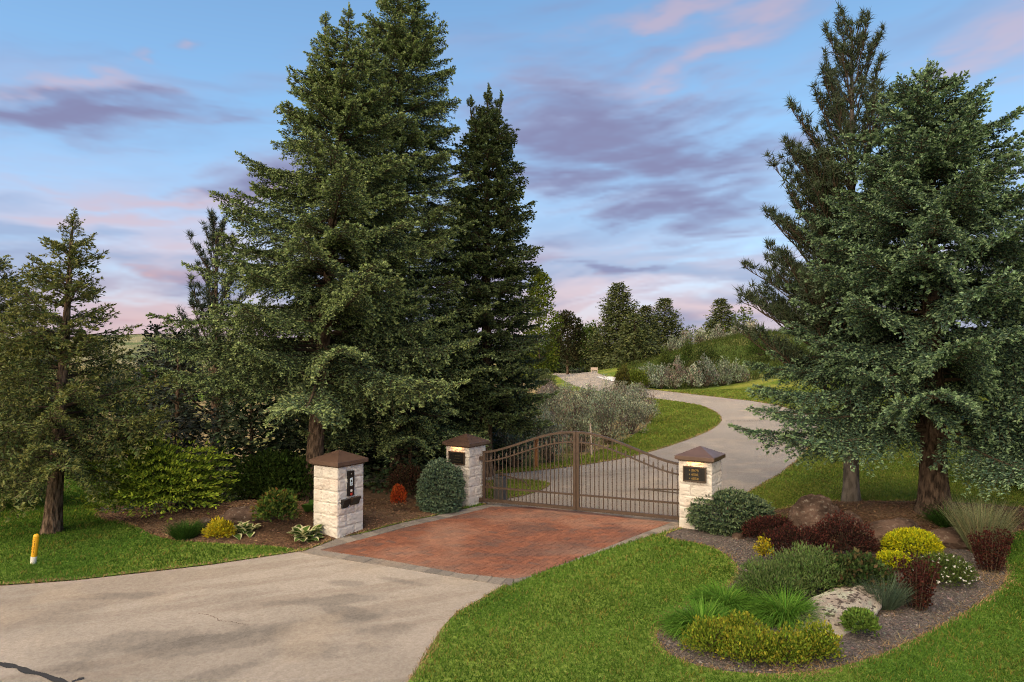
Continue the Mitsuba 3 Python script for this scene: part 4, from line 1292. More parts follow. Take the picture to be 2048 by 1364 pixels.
def broadleaf(key, base, H, z0, rx, seed, cols, lobes, n, ll=.30, lw=.20, trunk_r=.14, bark_name='bark_fir', top_pow=.6):
    """A broad-leaved tree: trunk, limbs to each lobe, and leaves gathered round the lobes."""
    rng = np.random.default_rng(seed)
    base = np.array(base, float)
    lv = Leaves()
    lim, rad = [], []
    for k in range(lobes):
        t = (k + rng.random()) / lobes
        z = z0 + (H - z0) * t
        a = k * 2.4 + rng.normal(0, .3)
        R = rx * (1 - t ** 2.2) ** .5 * (.55 + .45 * min(1, t * 4)) * rng.uniform(.35, 1.0)
        c = base + np.array([math.cos(a) * R, math.sin(a) * R, z])
        st = base + np.array([0, 0, max(z0 * .6, z - R * .9)])
        s = np.linspace(0, 1, 6)[:, None]
        lim.append(st + (c - st) * s + np.array([0, 0, .12]) * s * (1 - s))
        rad.append(np.linspace(trunk_r * .35, .012, 6))
        m = int(n / lobes)
        d = unit(rng.normal(0, 1, (m, 3)))
        lr = rx * rng.uniform(.28, .46)
        q = d * (rng.random((m, 1)) ** .4) * lr * np.array([1, 1, .8])
        pos = c + q
        dirn = unit(d * .7 + rng.normal(0, .5, (m, 3)) + np.array([0, 0, -.1]))
        lv.add(LEAF[0], LEAF[1], pos, dirn, np.array([0, 0, 1.0]) + rng.normal(0, .6, (m, 3)), ll * rng.uniform(.6, 1.2, m), lw * rng.uniform(.6, 1.2, m), tint(rng, m, cols, .2))
    part(key, 'trunk', mikit.ply(trunk_tube(base + np.array([0, 0, -.2]), base + np.array([0, 0, H * .8]), trunk_r, .02, rng, sides=8), bark_name, smooth=True))
    part(key, 'limbs', mikit.ply(tubes(np.array(lim), np.array(rad), 4), 'twig', smooth=True), None, 'stuff')
    part(key, 'crown', lv.ply('leaf'), None, 'stuff')


def at(u_, y):
    x = (u_ - 1024) / 1365 * y
    return (x, y, ground(x, y))


YG = [(.12, .16, .025), (.15, .18, .03), (.09, .13, .025)]
GR = [(.055, .095, .022), (.075, .115, .026), (.045, .075, .02)]
k = thing('background_tree', 'tall yellow green tree right beside the dark fir with three spires', 'tree')
broadleaf(k, at(1078, 62), 9.6, .6, 2.0, 41, YG, 34, 5200, .30, .2)
k = thing('background_tree', 'dark brownish tree between the yellow green tree and the light green tree', 'tree')
broadleaf(k, at(1135, 74), 6.6, 1.4, 2.3, 42, [(.040, .050, .022), (.055, .058, .026), (.048, .040, .022)], 26, 4200, .3, .2)
k = thing('background_tree', 'light green rounded tree left of the tallest background spruce', 'tree')
broadleaf(k, at(1182, 80), 5.6, .6, 2.2, 43, [(.085, .14, .03), (.11, .16, .035), (.06, .10, .025)], 24, 3600, .3, .2)
for u_, y, h, r, lab in ((1375, 84, 5.6, 2.0, 'airy light green tree on the skyline left of the small pointed spruce'), (1418, 80, 5.4, 1.6, 'airy light green tree on the skyline just left of the hilltop spruce'), (1488, 76, 5.6, 2.2, 'airy light green tree on the skyline right of the hilltop spruce')):
    k = thing('background_tree', lab, 'tree')
    broadleaf(k, at(u_, y), h, .3, r, int(u_), GR + YG, 14, 1500, .26, .18, trunk_r=.07)
far_spruce(1158, 92, 6.4, 2.6, 'dark background spruce left of the light green tree', 36, DARK_OLD, DARK_NEW)
far_spruce(1270, 66, 4.6, 2.2, 'low dense background spruce at the front of the group', 37)
far_spruce(1108, 96, 6.2, 2.8, 'dark background spruce beyond the end of the driveway', 38, DARK_OLD, DARK_NEW)
for u_, y, h, r, lab in ((1128, 100, 3.2, 3.2, 'dark hedge like tree at the end of the driveway'), (1205, 96, 2.6, 3.4, 'dark clipped shrub behind the small bench'), (1255, 86, 2.2, 2.6, 'dark shrub under the tallest background spruce'), (1060, 92, 3.5, 4.0, 'dark tree at the far left end of the driveway')):
    k = thing('background_tree', lab, 'tree')
    broadleaf(k, at(u_, y), h, .2, r, int(u_) + 1, [(.022, .034, .014), (.03, .042, .018)], 18, 2400, .34, .24, trunk_r=.08)

for (x, y, h, r, lab, cols) in ((-31.5, 40, 4.4, 3.0, 'rounded olive tree far behind at the left edge', [(.10, .10, .04), (.13, .12, .05), (.08, .085, .03)]), (-26.5, 38, 3.9, 3.0, 'dusty green tree far behind the drooping spruce', [(.075, .09, .035), (.10, .11, .045)]),
                                (-23.0, 42, 3.4, 2.6, 'low grey green tree far behind between spruce and pine', [(.085, .10, .055), (.11, .12, .07)]), (-18.6, 36, 3.4, 2.2, 'dark green tree far behind the dark blue grey spruce', GR)):
    k = thing('background_tree', lab, 'tree')
    broadleaf(k, (x, y, ground(x, y)), h, .2, r, int(-x * 10), cols, 20, 3600, .24, .16, trunk_r=.09)


# ------------------------------------------------------------------ shrubs and bed plants
def puff(key, c, rad, n, ll, lw, cols, seed, upb=.35, lumps=.35, freq=2.2, mat='leaf', tpl=LEAF, hollow=.45, tips=None, stem='twig', stems=14, outw=.7, dome=True, name='foliage', layers=0.0):
    """A rounded shrub: leaves spread through an uneven dome, on stems that fan from the base."""
    rng = np.random.default_rng(seed)
    c = np.array(c, float)
    rad = np.asarray(rad, float)
    d = unit(rng.normal(0, 1, (n, 3)))
    if dome:
        d[:, 2] = np.where(d[:, 2] < -.12, -d[:, 2], d[:, 2])
    lump = 1 + lumps * (meshkit.fbm(d * freq + seed * 1.7, 3, 4) - .5) * 2
    s = (hollow + (1 - hollow) * rng.random(n) ** .6)
    pos = c + d * rad * (s * lump)[:, None]
    if layers:
        edge_ = np.hypot(d[:, 0], d[:, 1]) * s
        az_ = np.arctan2(d[:, 1], d[:, 0])
        ph = layers * .9 * meshkit.noise(np.column_stack([np.cos(az_) * 2.5, np.sin(az_) * 2.5, 0 * az_ + seed]))
        zl = pos[:, 2] + ph
        pos[:, 2] += .72 * ((np.floor(zl / layers) + .5) * layers - zl) - .25 * layers * edge_ ** 2
    dirn = unit(d * outw + np.array([0, 0, upb]) + rng.normal(0, .45, (n, 3)))
    col = tint(rng, n, cols, .2)
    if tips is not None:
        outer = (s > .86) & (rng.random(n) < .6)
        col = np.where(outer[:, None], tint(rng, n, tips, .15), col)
    lv = Leaves()
    lv.add(tpl[0], tpl[1], pos, dirn, np.array([0, 0, 1.0]) + rng.normal(0, .6, (n, 3)), ll * rng.uniform(.6, 1.25, n), lw * rng.uniform(.7, 1.25, n), col)
    part(key, name, lv.ply(mat), None, 'stuff')
    if stems:
        e = unit(rng.normal(0, 1, (stems, 3)))
        e[:, 2] = np.abs(e[:, 2])
        q = np.linspace(0, 1, 6)[:, None]
        base = c - np.array([0, 0, rad[2] * .12 if dome else rad[2]])
        P = np.array([base + (c + x * rad * .85 - base) * q + np.array([0, 0, 1.0]) * rad[2] * .25 * q * (1 - q) for x in e])
        part(key, 'stems', mikit.ply(tubes(P, np.tile(np.linspace(.012, .004, 6), (stems, 1)), 4), stem, smooth=True), None, 'stuff')


def tuft(key, c, n, L, r0, wd, cols, seed, spread=1.0, arch=.9, name='blades', cut=0.0):
    """A clump of arching grass blades."""
    rng = np.random.default_rng(seed)
    c = np.array(c, float)
    a = rng.random(n) * 6.283
    rr_ = r0 * np.sqrt(rng.random(n))
    ln = L * rng.uniform(.6, 1.1, n)
    ph = spread * (rr_ / max(r0, 1e-6)) * .6 + rng.random(n) * spread * .5
    m = 5
    q = np.linspace(0, 1, m)
    th = ph[:, None] + arch * q[None] ** 1.5 * rng.uniform(.4, 1.2, (n, 1))
    seg = ln[:, None] / (m - 1)
    rad_ = np.concatenate([np.zeros((n, 1)), np.cumsum(np.sin(th[:, :-1]) * seg, 1)], 1)
    zz = np.concatenate([np.zeros((n, 1)), np.cumsum(np.cos(th[:, :-1]) * seg, 1)], 1)
    a2 = a + rng.normal(0, .35, n)
    P = np.stack([c[0] + (rr_ * np.cos(a))[:, None] + rad_ * np.cos(a2)[:, None], c[1] + (rr_ * np.sin(a))[:, None] + rad_ * np.sin(a2)[:, None], c[2] + zz], -1)
    sd = np.column_stack([-np.sin(a2 + rng.normal(0, .8, n)), np.cos(a2), 0 * a2])
    w = wd * (1 - q ** 2 * .92)[None] * rng.uniform(.7, 1.2, (n, 1))
    lo, hi = P - sd[:, None] * w[..., None] / 2, P + sd[:, None] * w[..., None] / 2
    v = np.stack([lo, hi], 2).reshape(n, m * 2, 3)
    k = np.arange(m - 1)
    f = np.vstack([np.column_stack([2 * k, 2 * k + 1, 2 * k + 3]), np.column_stack([2 * k, 2 * k + 3, 2 * k + 2])])
    f = (f[None] + (np.arange(n) * 2 * m)[:, None, None]).reshape(-1, 3)
    lv = Leaves()
    lv.raw(v.reshape(-1, 3), f, np.repeat(tint(rng, n, cols, .18), 2 * m, 0))
    part(key, name, lv.ply('leaf'), None, 'stuff')


def hosta(key, c, n, L, green, edge, margin, seed):
    """Broad pointed leaves, each a part, with a paler margin."""
    rng = np.random.default_rng(seed)
    c0 = np.array(c, float)
    for k in range(n):
        c = c0 + np.array([rng.normal(0, .28 * L), rng.normal(0, .28 * L), 0])
        a = k * 2.4 + rng.normal(0, .2)
        ring = k / n
        el = math.radians(70 - 58 * ring + rng.normal(0, 6))
        ln = L * rng.uniform(.75, 1.1)
        m = 6
        q = np.linspace(0, 1, m)
        th = el - q * 1.0
        step = ln / (m - 1)
        rad_ = np.concatenate([[0], np.cumsum(np.cos(th[:-1]) * step)]) + .02
        zz = np.concatenate([[0], np.cumsum(np.sin(th[:-1]) * step)])
        w = L * .33 * np.sin(np.pi * np.clip(q * .93 + .04, 0, 1)) ** .8 * (1.25 - .5 * q)
        sd = np.array([-math.sin(a), math.cos(a), 0])
        ctr = c + np.column_stack([rad_ * math.cos(a), rad_ * math.sin(a), zz])
        cols_, rows_ = [], []
        prof_ = [(-1, .018), (-(1 - margin), .006), (-(1 - margin) + .01, .006), (0, -.004), ((1 - margin) - .01, .006), ((1 - margin), .006), (1, .018)]
        for x, lift in prof_:
            rows_.append(ctr + sd * (w * x)[:, None] + np.array([0, 0, 1.0]) * lift * (w / w.max())[:, None])
        v = np.stack(rows_, 1)
        tone = math.exp(rng.normal(0, .12))
        cc = np.array([edge, edge, green, green, green, edge, edge]) * tone
        col = np.broadcast_to(cc, (m, 7, 3)).reshape(-1, 3)
        i, j = np.meshgrid(np.arange(m - 1), np.arange(6), indexing='ij')
        qd = np.stack([i * 7 + j, i * 7 + j + 1, (i + 1) * 7 + j + 1, (i + 1) * 7 + j], -1).reshape(-1, 4)
        part(key, 'leaf', mikit.ply((v.reshape(-1, 3), np.vstack([qd[:, :3], qd[:, [0, 2, 3]]])), 'leaf', smooth=True, color=np.clip(col, 0, .9)))


def rock(key, c, rad, seed, mat, rough=.35, rot=0.0, rise=0.0):
    m = trimesh.creation.icosphere(4, 1.0)
    v = np.array(m.vertices)
    n = meshkit.fbm(v * 1.4 + seed, 4, 3) - .5
    ridge = np.abs(meshkit.fbm(v * 2.3 + seed * 2, 3, 9) - .5)
    v = v * (1 + rough * 1.5 * n - rough * .8 * ridge)[:, None]
    v = v * rad
    v[:, 2] += rise * v[:, 0] * .5
    v += (meshkit.fbm(v * 9 + seed, 3, 5) - .5)[:, None] * .05 * unit(v)
    ca, sa = math.cos(rot), math.sin(rot)
    v = np.column_stack([v[:, 0] * ca - v[:, 1] * sa, v[:, 0] * sa + v[:, 1] * ca, v[:, 2]]) + np.array(c)
    scene[key] = mikit.ply((v, np.array(m.faces)), mat, smooth=True)


# left bed
p = (-1.49, 13.88)
k = thing('globe_spruce', 'round blue green dwarf spruce beside the left gate pillar', 'shrub')
BN = [(.055, .098, .068), (.070, .118, .080), (.046, .082, .058), (.086, .120, .076)]
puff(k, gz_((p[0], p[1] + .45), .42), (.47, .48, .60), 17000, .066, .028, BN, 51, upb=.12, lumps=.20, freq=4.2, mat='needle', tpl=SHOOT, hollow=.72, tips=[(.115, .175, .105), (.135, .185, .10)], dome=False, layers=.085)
p = (-2.41, 14.74)
k = thing('bare_shrub', 'brown twiggy shrub behind the red shrub', 'shrub')
puff(k, gz_((p[0] + .1, p[1] + .5), .30), (.48, .42, .52), 2600, .06, .03, [(.085, .040, .028), (.06, .034, .024), (.05, .045, .022)], 52, lumps=.3, hollow=.3, stems=40)
p = (-2.32, 14.00)
k = thing('barberry_shrub', 'small bright orange red shrub on the mulch between keypad pillar and round spruce', 'shrub')
puff(k, gz_(p, .22), (.17, .16, .34), 1500, .045, .022, [(.42, .065, .022), (.36, .05, .02), (.46, .11, .025)], 53, upb=.9, lumps=.2, hollow=.25, stems=24)
p = (-5.69, 11.96)
k = thing('ornamental_grass', 'dense dark green grass clump at the left tip of the left bed', 'grass clump')
tuft(k, gz_(p), 900, .34, .16, .010, [(.045, .105, .018), (.06, .13, .022), (.035, .08, .018)], 54, spread=.9, arch=.7)
p = (-5.07, 11.90)
k = thing('yellow_shrub', 'small bright yellow shrub between the grass clump and the hosta', 'shrub')
puff(k, gz_(p, .07), (.25, .17, .25), 1500, .065, .026, [(.56, .44, .02), (.44, .38, .03), (.36, .34, .03)], 55, upb=.6, lumps=.45, hollow=.2)
p = (-4.76, 12.16)
k = thing('hosta', 'white edged hosta left of the leafy rose shrub', 'hosta', 'white edged hostas in the left bed')
hosta(k, gz_(p), 46, .25, (.085, .15, .035), (.62, .60, .36), .34, 56)
p = (-3.60, 12.00)
k = thing('hosta', 'white edged hosta against the keypad pillar', 'hosta', 'white edged hostas in the left bed')
hosta(k, gz_(p), 50, .29, (.085, .15, .035), (.62, .60, .36), .36, 57)
p = (-3.79, 13.05)
k = thing('hosta', 'plain green hosta behind the keypad pillar at the foot of the fir', 'hosta')
hosta(k, gz_((p[0], p[1])), 12, .30, (.075, .16, .03), (.085, .17, .035), .3, 58)
p = (-4.20, 12.23)
k = thing('rose_shrub', 'leafy green rose shrub with reddish tips in the left bed', 'shrub')
puff(k, gz_(p, .28), (.36, .34, .44), 2100, .075, .05, [(.060, .105, .024), (.085, .14, .03), (.045, .08, .022)], 59, lumps=.5, hollow=.25, tips=[(.15, .17, .035), (.17, .085, .03), (.11, .17, .035)], stems=22)
k = thing('green_shrub', 'large bright green feathery shrub below the left side of the tall firs', 'shrub')
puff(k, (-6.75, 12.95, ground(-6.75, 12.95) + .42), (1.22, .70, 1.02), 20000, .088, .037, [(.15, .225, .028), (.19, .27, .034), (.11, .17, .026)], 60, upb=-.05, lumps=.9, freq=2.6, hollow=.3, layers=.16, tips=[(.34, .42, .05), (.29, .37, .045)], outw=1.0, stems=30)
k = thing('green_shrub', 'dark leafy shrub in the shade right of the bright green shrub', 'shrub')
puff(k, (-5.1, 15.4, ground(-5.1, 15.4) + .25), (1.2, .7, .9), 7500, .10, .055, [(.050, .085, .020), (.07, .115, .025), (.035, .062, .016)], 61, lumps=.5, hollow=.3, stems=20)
p = (-4.88, 12.55)
k = thing('rock', 'flat reddish brown rock half buried in the left bed', 'rock')
rock(k, gz_((p[0], p[1] + .1), -.02), (.55, .32, .20), 3.3, 'brown_rock')
p = (-5.57, 12.42)
k = thing('rock', 'small brown rock behind the grass clump', 'rock')
rock(k, gz_(p, .0), (.17, .14, .13), 5.1, 'brown_rock')

# right bed
p = (4.02, 12.23)
k = thing('nest_spruce', 'low wide dark green spruce against the pillar with house numbers', 'shrub')
NG = [(.036, .070, .040), (.048, .086, .046), (.030, .058, .036), (.060, .092, .048)]
puff(k, gz_((p[0], p[1] + .42), .30), (.76, .60, .40), 19000, .066, .028, NG, 62, upb=.05, lumps=.15, freq=4.5, mat='needle', tpl=SHOOT, hollow=.66, tips=[(.10, .15, .075), (.12, .165, .075)], dome=False, layers=.095)
BB = [(.046, .021, .020), (.034, .018, .018), (.060, .026, .023), (.036, .028, .018)]
for (p, rx, ry, rz, lab) in (((4.44, 11.64), .46, .38, .34, 'dark red barberry at the left end of its row beside the yellow sprig'), ((4.50, 10.64), .58, .44, .40, 'dark red barberry in the middle of the row in front of the brown boulder'), ((5.24, 10.76), .56, .42, .50, 'dark red barberry at the right end of its row below the hosta')):
    k = thing('barberry_shrub', lab, 'shrub', 'dark red barberries in the right bed')
    puff(k, gz_((p[0], p[1] + .15), rz * .35), (rx, ry, rz), 4200, .04, .022, BB, int(p[0] * 170 + p[1] * 30), lumps=.3, hollow=.5, upb=.5, tips=[(.10, .034, .027), (.075, .026, .022)], stems=30)
p = (3.90, 10.65)
k = thing('yellow_shrub', 'thin yellow leaved sprig in front of the dark red barberries', 'shrub')
puff(k, gz_(p, .16), (.14, .12, .24), 420, .05, .03, [(.46, .36, .02), (.30, .27, .03)], 66, lumps=.5, hollow=.15, stems=12)
p = (4.98, 12.71)
k = thing('ornamental_grass', 'small green tuft between the low spruce and the brown boulder', 'grass clump')
tuft(k, gz_(p), 350, .26, .14, .010, [(.05, .12, .02), (.07, .15, .025)], 67, spread=.9)
LOWG = [(.115, .205, .055), (.145, .240, .070), (.090, .165, .045), (.160, .200, .090)]
for (p, rx, ry, rz, lab, cols) in (((3.44, 9.09), .50, .38, .40, 'low grey green lavender mound behind the fine grass clumps', LOWG), ((4.02, 9.32), .56, .44, .50, 'tallest grey green lavender mound in front of the barberries', LOWG),
                                        ((4.62, 9.24), .50, .40, .46, 'leafy dark green shrub behind the lichen boulder', [(.045, .080, .026), (.06, .10, .03), (.035, .06, .022)])):
    k = thing('low_shrub', lab, 'shrub')
    puff(k, gz_(p, rz * .25), (rx, ry, rz), 6200, .065 if cols is LOWG else .06, .016 if cols is LOWG else .04, cols, int(p[0] * 170 + p[1] * 30) + 3, upb=.8 if cols is LOWG else .3, lumps=.45, freq=3, hollow=.35, tips=[(.12, .17, .06)] if cols is LOWG else [(.075, .125, .04), (.10, .07, .035)], stems=20)
GC = [(.095, .230, .028), (.130, .275, .036), (.072, .180, .026), (.16, .29, .05)]
for (p, L, r0, n, lab) in (((2.23, 8.07), .46, .22, 1500, 'bright green arching grass clump nearest the lawn at the left of the bed'), ((2.73, 8.84), .42, .24, 1400, 'bright green arching grass clump behind the one nearest the lawn'), ((3.35, 8.43), .46, .22, 1500, 'bright green arching grass clump left of the lichen boulder')):
    k = thing('ornamental_grass', lab, 'grass clump', 'arching grass clumps in the right bed')
    tuft(k, gz_(p), int(n * 1.4), L * .95, r0, .011, GC, int(p[0] * 170 + p[1] * 30), spread=1.35, arch=2.0)
YS = [(.150, .225, .026), (.19, .270, .030), (.110, .185, .024), (.21, .250, .034)]
for (p, rx, ry, rz, lab) in (((2.16, 7.42), .30, .24, .30, 'yellow green spirea at the left end of the low hedge'), ((2.54, 7.68), .30, .22, .24, 'yellow green spirea behind the left end of the low hedge'), ((2.49, 7.21), .30, .22, .26, 'yellow green spirea second along the front of the low hedge'), ((2.84, 7.18), .30, .22, .28, 'yellow green spirea in the middle of the low hedge'),
                                  ((3.23, 7.28), .27, .20, .30, 'yellow green spirea at the right end of the low hedge below the boulder')):
    k = thing('spirea_shrub', lab, 'shrub', 'yellow green spireas of the low hedge')
    puff(k, gz_((p[0], p[1] + .05), .06), (rx, ry, rz), 2600, .042, .019, YS, int(p[0] * 170 + p[1] * 30), upb=.75, lumps=.5, freq=3.5, hollow=.25, tips=[(.28, .32, .035), (.29, .25, .035)], stems=26)
p = (3.61, 8.07)
k = thing('boulder', 'pale grey boulder spotted with dark lichen in the front bed', 'boulder')
rock(k, gz_((p[0] + .28, p[1] + .34), .02), (1.08, .36, .155), 7.7, 'lichen_rock', .26, .66, .27)
p = (4.00, 7.92)
k = thing('sedum', 'round bright green sedum beside the lichen boulder', 'perennial')
puff(k, gz_(p, .10), (.185, .18, .19), 1500, .055, .026, [(.13, .22, .04), (.17, .26, .055), (.09, .16, .035)], 71, upb=.5, lumps=.15, hollow=.5)
p = (4.76, 8.82)
k = thing('ornamental_grass', 'blue green fescue clump left of the dark red upright barberry', 'grass clump')
tuft(k, gz_(p), 1500, .46, .13, .006, [(.115, .165, .110), (.14, .19, .125), (.09, .135, .09)], 72, spread=.85, arch=.45)


def upright(key, c, h, r, n, cols, seed):
    """An upright barberry: columns of small leaves along near vertical stems."""
    rng = np.random.default_rng(seed)
    c = np.array(c, float)
    S = 26
    a, rr_ = rng.random(S) * 6.28, r * .45 * np.sqrt(rng.random(S))
    P = []
    q = np.linspace(0, 1, 8)
    for i in range(S):
        out = 1.0 + 1.25 * q
        P.append(c + np.column_stack([np.cos(a[i]) * rr_[i] * out, np.sin(a[i]) * rr_[i] * out, q * h * rng.uniform(.75, 1.05)]))
    P = np.array(P)
    si = rng.integers(0, S, n)
    t = .12 + .88 * rng.random(n)
    pos = np.array([[np.interp(t[k_], q, P[si[k_], :, c_]) for c_ in range(3)] for k_ in range(n)]) + rng.normal(0, .022, (n, 3))
    lv = Leaves()
    lv.add(LEAF[0], LEAF[1], pos, unit(rng.normal(0, .6, (n, 3)) + np.array([0, 0, .5])), rng.normal(0, 1, (n, 3)), .038 * rng.uniform(.7, 1.3, n), .024 * rng.uniform(.7, 1.3, n), tint(rng, n, cols, .22))
    part(key, 'foliage', lv.ply('leaf'), None, 'stuff')
    part(key, 'stems', mikit.ply(tubes(P, np.tile(np.linspace(.009, .004, 8), (S, 1)), 4), 'twig', smooth=True), None, 'stuff')


UB = [(.068, .021, .020), (.048, .018, .017), (.095, .030, .024), (.060, .036, .022)]
p = (5.14, 8.77)
k = thing('upright_barberry', 'dark red upright barberry in front of the white flowers', 'shrub')
upright(k, gz_(p), .62, .26, 2600, UB, 73)
p = (7.12, 10.24)
k = thing('upright_barberry', 'dark red upright barberry in front of the tall feathery grass', 'shrub')
upright(k, gz_(p), .60, .30, 2600, UB, 74)
YD = [(.30, .35, .018), (.38, .42, .022), (.23, .29, .018)]
p = (6.31, 10.74)
k = thing('yellow_shrub', 'wide bright yellow dome shrub behind the dark red upright barberry', 'shrub')
puff(k, gz_((p[0], p[1] + .1), .14), (.44, .38, .30), 5200, .045, .022, YD, 75, upb=.4, lumps=.12, hollow=.6, tips=[(.52, .50, .02)])
p = (5.73, 10.32)
k = thing('yellow_shrub', 'smaller yellow shrub at the left foot of the wide yellow dome', 'shrub')
puff(k, gz_(p, .08), (.26, .22, .20), 1800, .045, .022, YD, 76, upb=.4, lumps=.25, hollow=.5, tips=[(.52, .50, .02)])
p = (6.08, 9.63)
k = thing('flowering_shrub', 'low green plant dotted with small white flowers', 'flowering plant')
puff(k, gz_((p[0], p[1] + .1), .08), (.46, .40, .30), 4600, .05, .016, [(.085, .125, .03), (.11, .155, .04), (.06, .095, .025)], 77, upb=.5, lumps=.25, hollow=.4)
rr = np.random.default_rng(78)
n = 90
d = unit(rr.normal(0, 1, (n, 3)) + np.array([.3, -.7, .4]))
d[:, 2] = np.abs(d[:, 2])
fl = Leaves()
fp = np.array(gz_((p[0], p[1] + .1), .09)) + d * np.array([.46, .40, .31]) * rr.uniform(.9, 1.05, (n, 1))
for sgn in (0, 1):
    fl.add(LEAF[0], LEAF[1], fp, unit(rr.normal(0, 1, (n, 3))), d, .026, .024, np.array([.78, .76, .72]))
part(k, 'flowers', fl.ply('leaf'), 'small white flowers', 'stuff')
p = (6.08, 11.30)
k = thing('hosta', 'green hosta with pale edges against the big flat rock in the right bed', 'hosta')
hosta(k, gz_(p, .06), 18, .42, (.075, .15, .035), (.26, .33, .10), .24, 79)
p = (7.49, 10.86)
k = thing('ornamental_grass', 'tall feathery grey green grass at the right of the bed', 'grass clump')
tuft(k, gz_((p[0], p[1] + .1)), 1900, .88, .15, .009, [(.23, .26, .14), (.28, .30, .17), (.36, .32, .18), (.17, .21, .11)], 80, spread=.55, arch=.40)
p = (7.64, 12.07)
k = thing('ornamental_grass', 'flopping dark green leafy clump in front of the thick fir trunk', 'grass clump')
tuft(k, gz_(p), 420, .48, .16, .014, [(.035, .085, .018), (.05, .11, .022)], 81, spread=1.2, arch=1.1)
for (p, rx, ry, rz, sd, rot, lab) in (((5.49, 12.25), .50, .38, .54, 1.2, .2, 'large rounded brown boulder behind the barberries'), ((5.93, 11.94), .30, .26, .30, 2.4, .6, 'smaller brown boulder right of the large rounded one'),
                                          ((6.36, 11.40), .95, .40, .30, 4.6, .45, 'long flat brown rock sloping behind the yellow dome'), ((7.43, 11.27), .55, .35, .20, 6.2, .1, 'low brown rock behind the white flowers'), ((3.98, 12.04), .12, .10, .08, 8.1, 0, 'small stone under the low spruce')):
    k = thing('boulder', lab, 'boulder')
    rock(k, gz_((p[0], p[1] + ry * .5), rz * .15), (rx, ry, rz), sd, 'brown_rock', .34, rot)

# ------------------------------------------------------------------ sagebrush
SG = [(.175, .212, .138), (.215, .246, .162), (.140, .175, .115), (.25, .255, .18)]
SGD = [(.16, .125, .105), (.20, .155, .125), (.13, .11, .085)]


def sage(p, _, w, h, label, cols, seed, dead=.12, dist_scale=1.0, n=1500):
    x, y = p
    rng = np.random.default_rng(seed)
    key = thing('sagebrush', label, 'sagebrush', 'grey green sagebrush along the driveway')
    base = np.array([x, y, ground(x, y)])
    w = w * .74
    own = np.exp(rng.normal(0, .16)) * np.array([1 + rng.normal(0, .05), 1, 1 + rng.normal(0, .06)])
    pl = int(26 * w ** 1.5)
    a = rng.random(pl) * 6.283
    rr_ = w * .5 * np.sqrt(rng.random(pl))
    hh = h * (1 - .55 * (rr_ / (w * .5)) ** 2) * rng.uniform(.42, 1.15, pl)
    tip = base + np.column_stack([np.cos(a) * rr_, np.sin(a) * rr_ * .85, hh])
    q = np.linspace(0, 1, 6)[:, None]
    stems = np.array([base + (t - base) * q * np.array([1, 1, 1]) + np.array([math.cos(b), math.sin(b), 0]) * .12 * q * (1 - q) for t, b in zip(tip, a)])
    m = n // pl + 1
    N = pl * m
    k = np.repeat(np.arange(pl), m)
    s = rng.random(N) ** .8
    plume = (.26 * h * rng.uniform(.7, 1.3, pl))[k]
    dirp = unit(tip - base + np.array([0, 0, h * .6]) + rng.normal(0, .12, (pl, 3)))[k]
    wide = (.030 + .085 * np.sin(np.pi * np.clip(s, .05, 1))) * (.6 + .4 * h) * (1.15 if dist_scale > 1 else 1)
    pos = tip[k] + dirp * ((s - .80) * plume)[:, None] + rng.normal(0, 1, (N, 3)) * wide[:, None] * np.array([1, 1, .7])
    d = unit(dirp + rng.normal(0, .42, (N, 3)) + np.array([0, 0, .3]))
    deadk = (rng.random(pl) < dead)[k]
    tone = np.exp(rng.normal(0, .28, pl))[k][:, None]
    col = np.where(deadk[:, None], tint(rng, N, SGD, .2), tint(rng, N, cols, .2)) * tone * own
    lv = Leaves()
    lv.add(LEAF[0], LEAF[1], pos, d, rng.normal(0, 1, (N, 3)), .075 * dist_scale * rng.uniform(.6, 1.3, N), .030 * dist_scale * rng.uniform(.7, 1.3, N), col)
    part(key, 'foliage', lv.ply('needle'), None, 'stuff')
    part(key, 'stems', mikit.ply(tubes(stems, np.tile(np.linspace(.022, .006, 6), (pl, 1)), 4), 'sage_wood', smooth=True), None, 'stuff')


SAGE_GROUP = 'sagebrush in the thicket left of the driveway bend'
rs = np.random.default_rng(90)
NEAR = [((-0.77, 20.41), 1.5, 1.15), ((0.09, 20.04), 1.7, 1.3), ((1.15, 20.78), 1.8, 1.35), ((2.29, 23.07), 1.7, 1.3), ((3.48, 24.97), 1.8, 1.5), ((4.81, 27.69), 1.5, 1.4), ((6.08, 31.26), 1.4, 1.3), ((-0.23, 22.63), 1.8, 1.3), ((0.88, 23.76), 1.9, 1.45),
        ((2.20, 26.01), 1.9, 1.5), ((3.68, 28.60), 1.9, 1.6), ((5.33, 31.98), 1.9, 1.7), ((1.32, 27.40), 1.9, 1.5), ((2.78, 30.21), 1.9, 1.6), ((4.73, 33.86), 2.0, 1.7), ((6.68, 35.96), 1.7, 1.4), ((2.05, 32.70), 1.9, 1.4), ((3.88, 35.12), 2.0, 1.5), ((2.97, 38.33), 1.8, 1.3), ((-1.18, 21.88), 1.6, 1.2), ((1.99, 38.33), 1.7, 1.3), ((5.99, 38.30), 1.8, 1.3)]
ORD = ['leftmost', 'second', 'third', 'fourth', 'fifth', 'sixth', 'seventh', 'eighth', 'ninth', 'rightmost']
ROWS = [('front', NEAR[:7]), ('middle', NEAR[7:12]), ('back', NEAR[12:])]
i = 0
for row, items in ROWS:
    for j, (p, w, h) in enumerate(sorted(items, key=lambda t: t[0][0] / t[0][1])):
        dead = row == 'back' and j in (0, 2)
        last = j == len(items) - 1
        where = 'rightmost' if last else ORD[j] + ('' if j == 0 else ' from left')
        sage(p, None, w, h, f'{"dead brown" if dead else "silvery green"} sagebrush, {where} in the {row} row of the thicket', SGD if dead else SG, 900 + i, dead=.8 if dead else .16, n=2000, dist_scale=1.25)
        i += 1
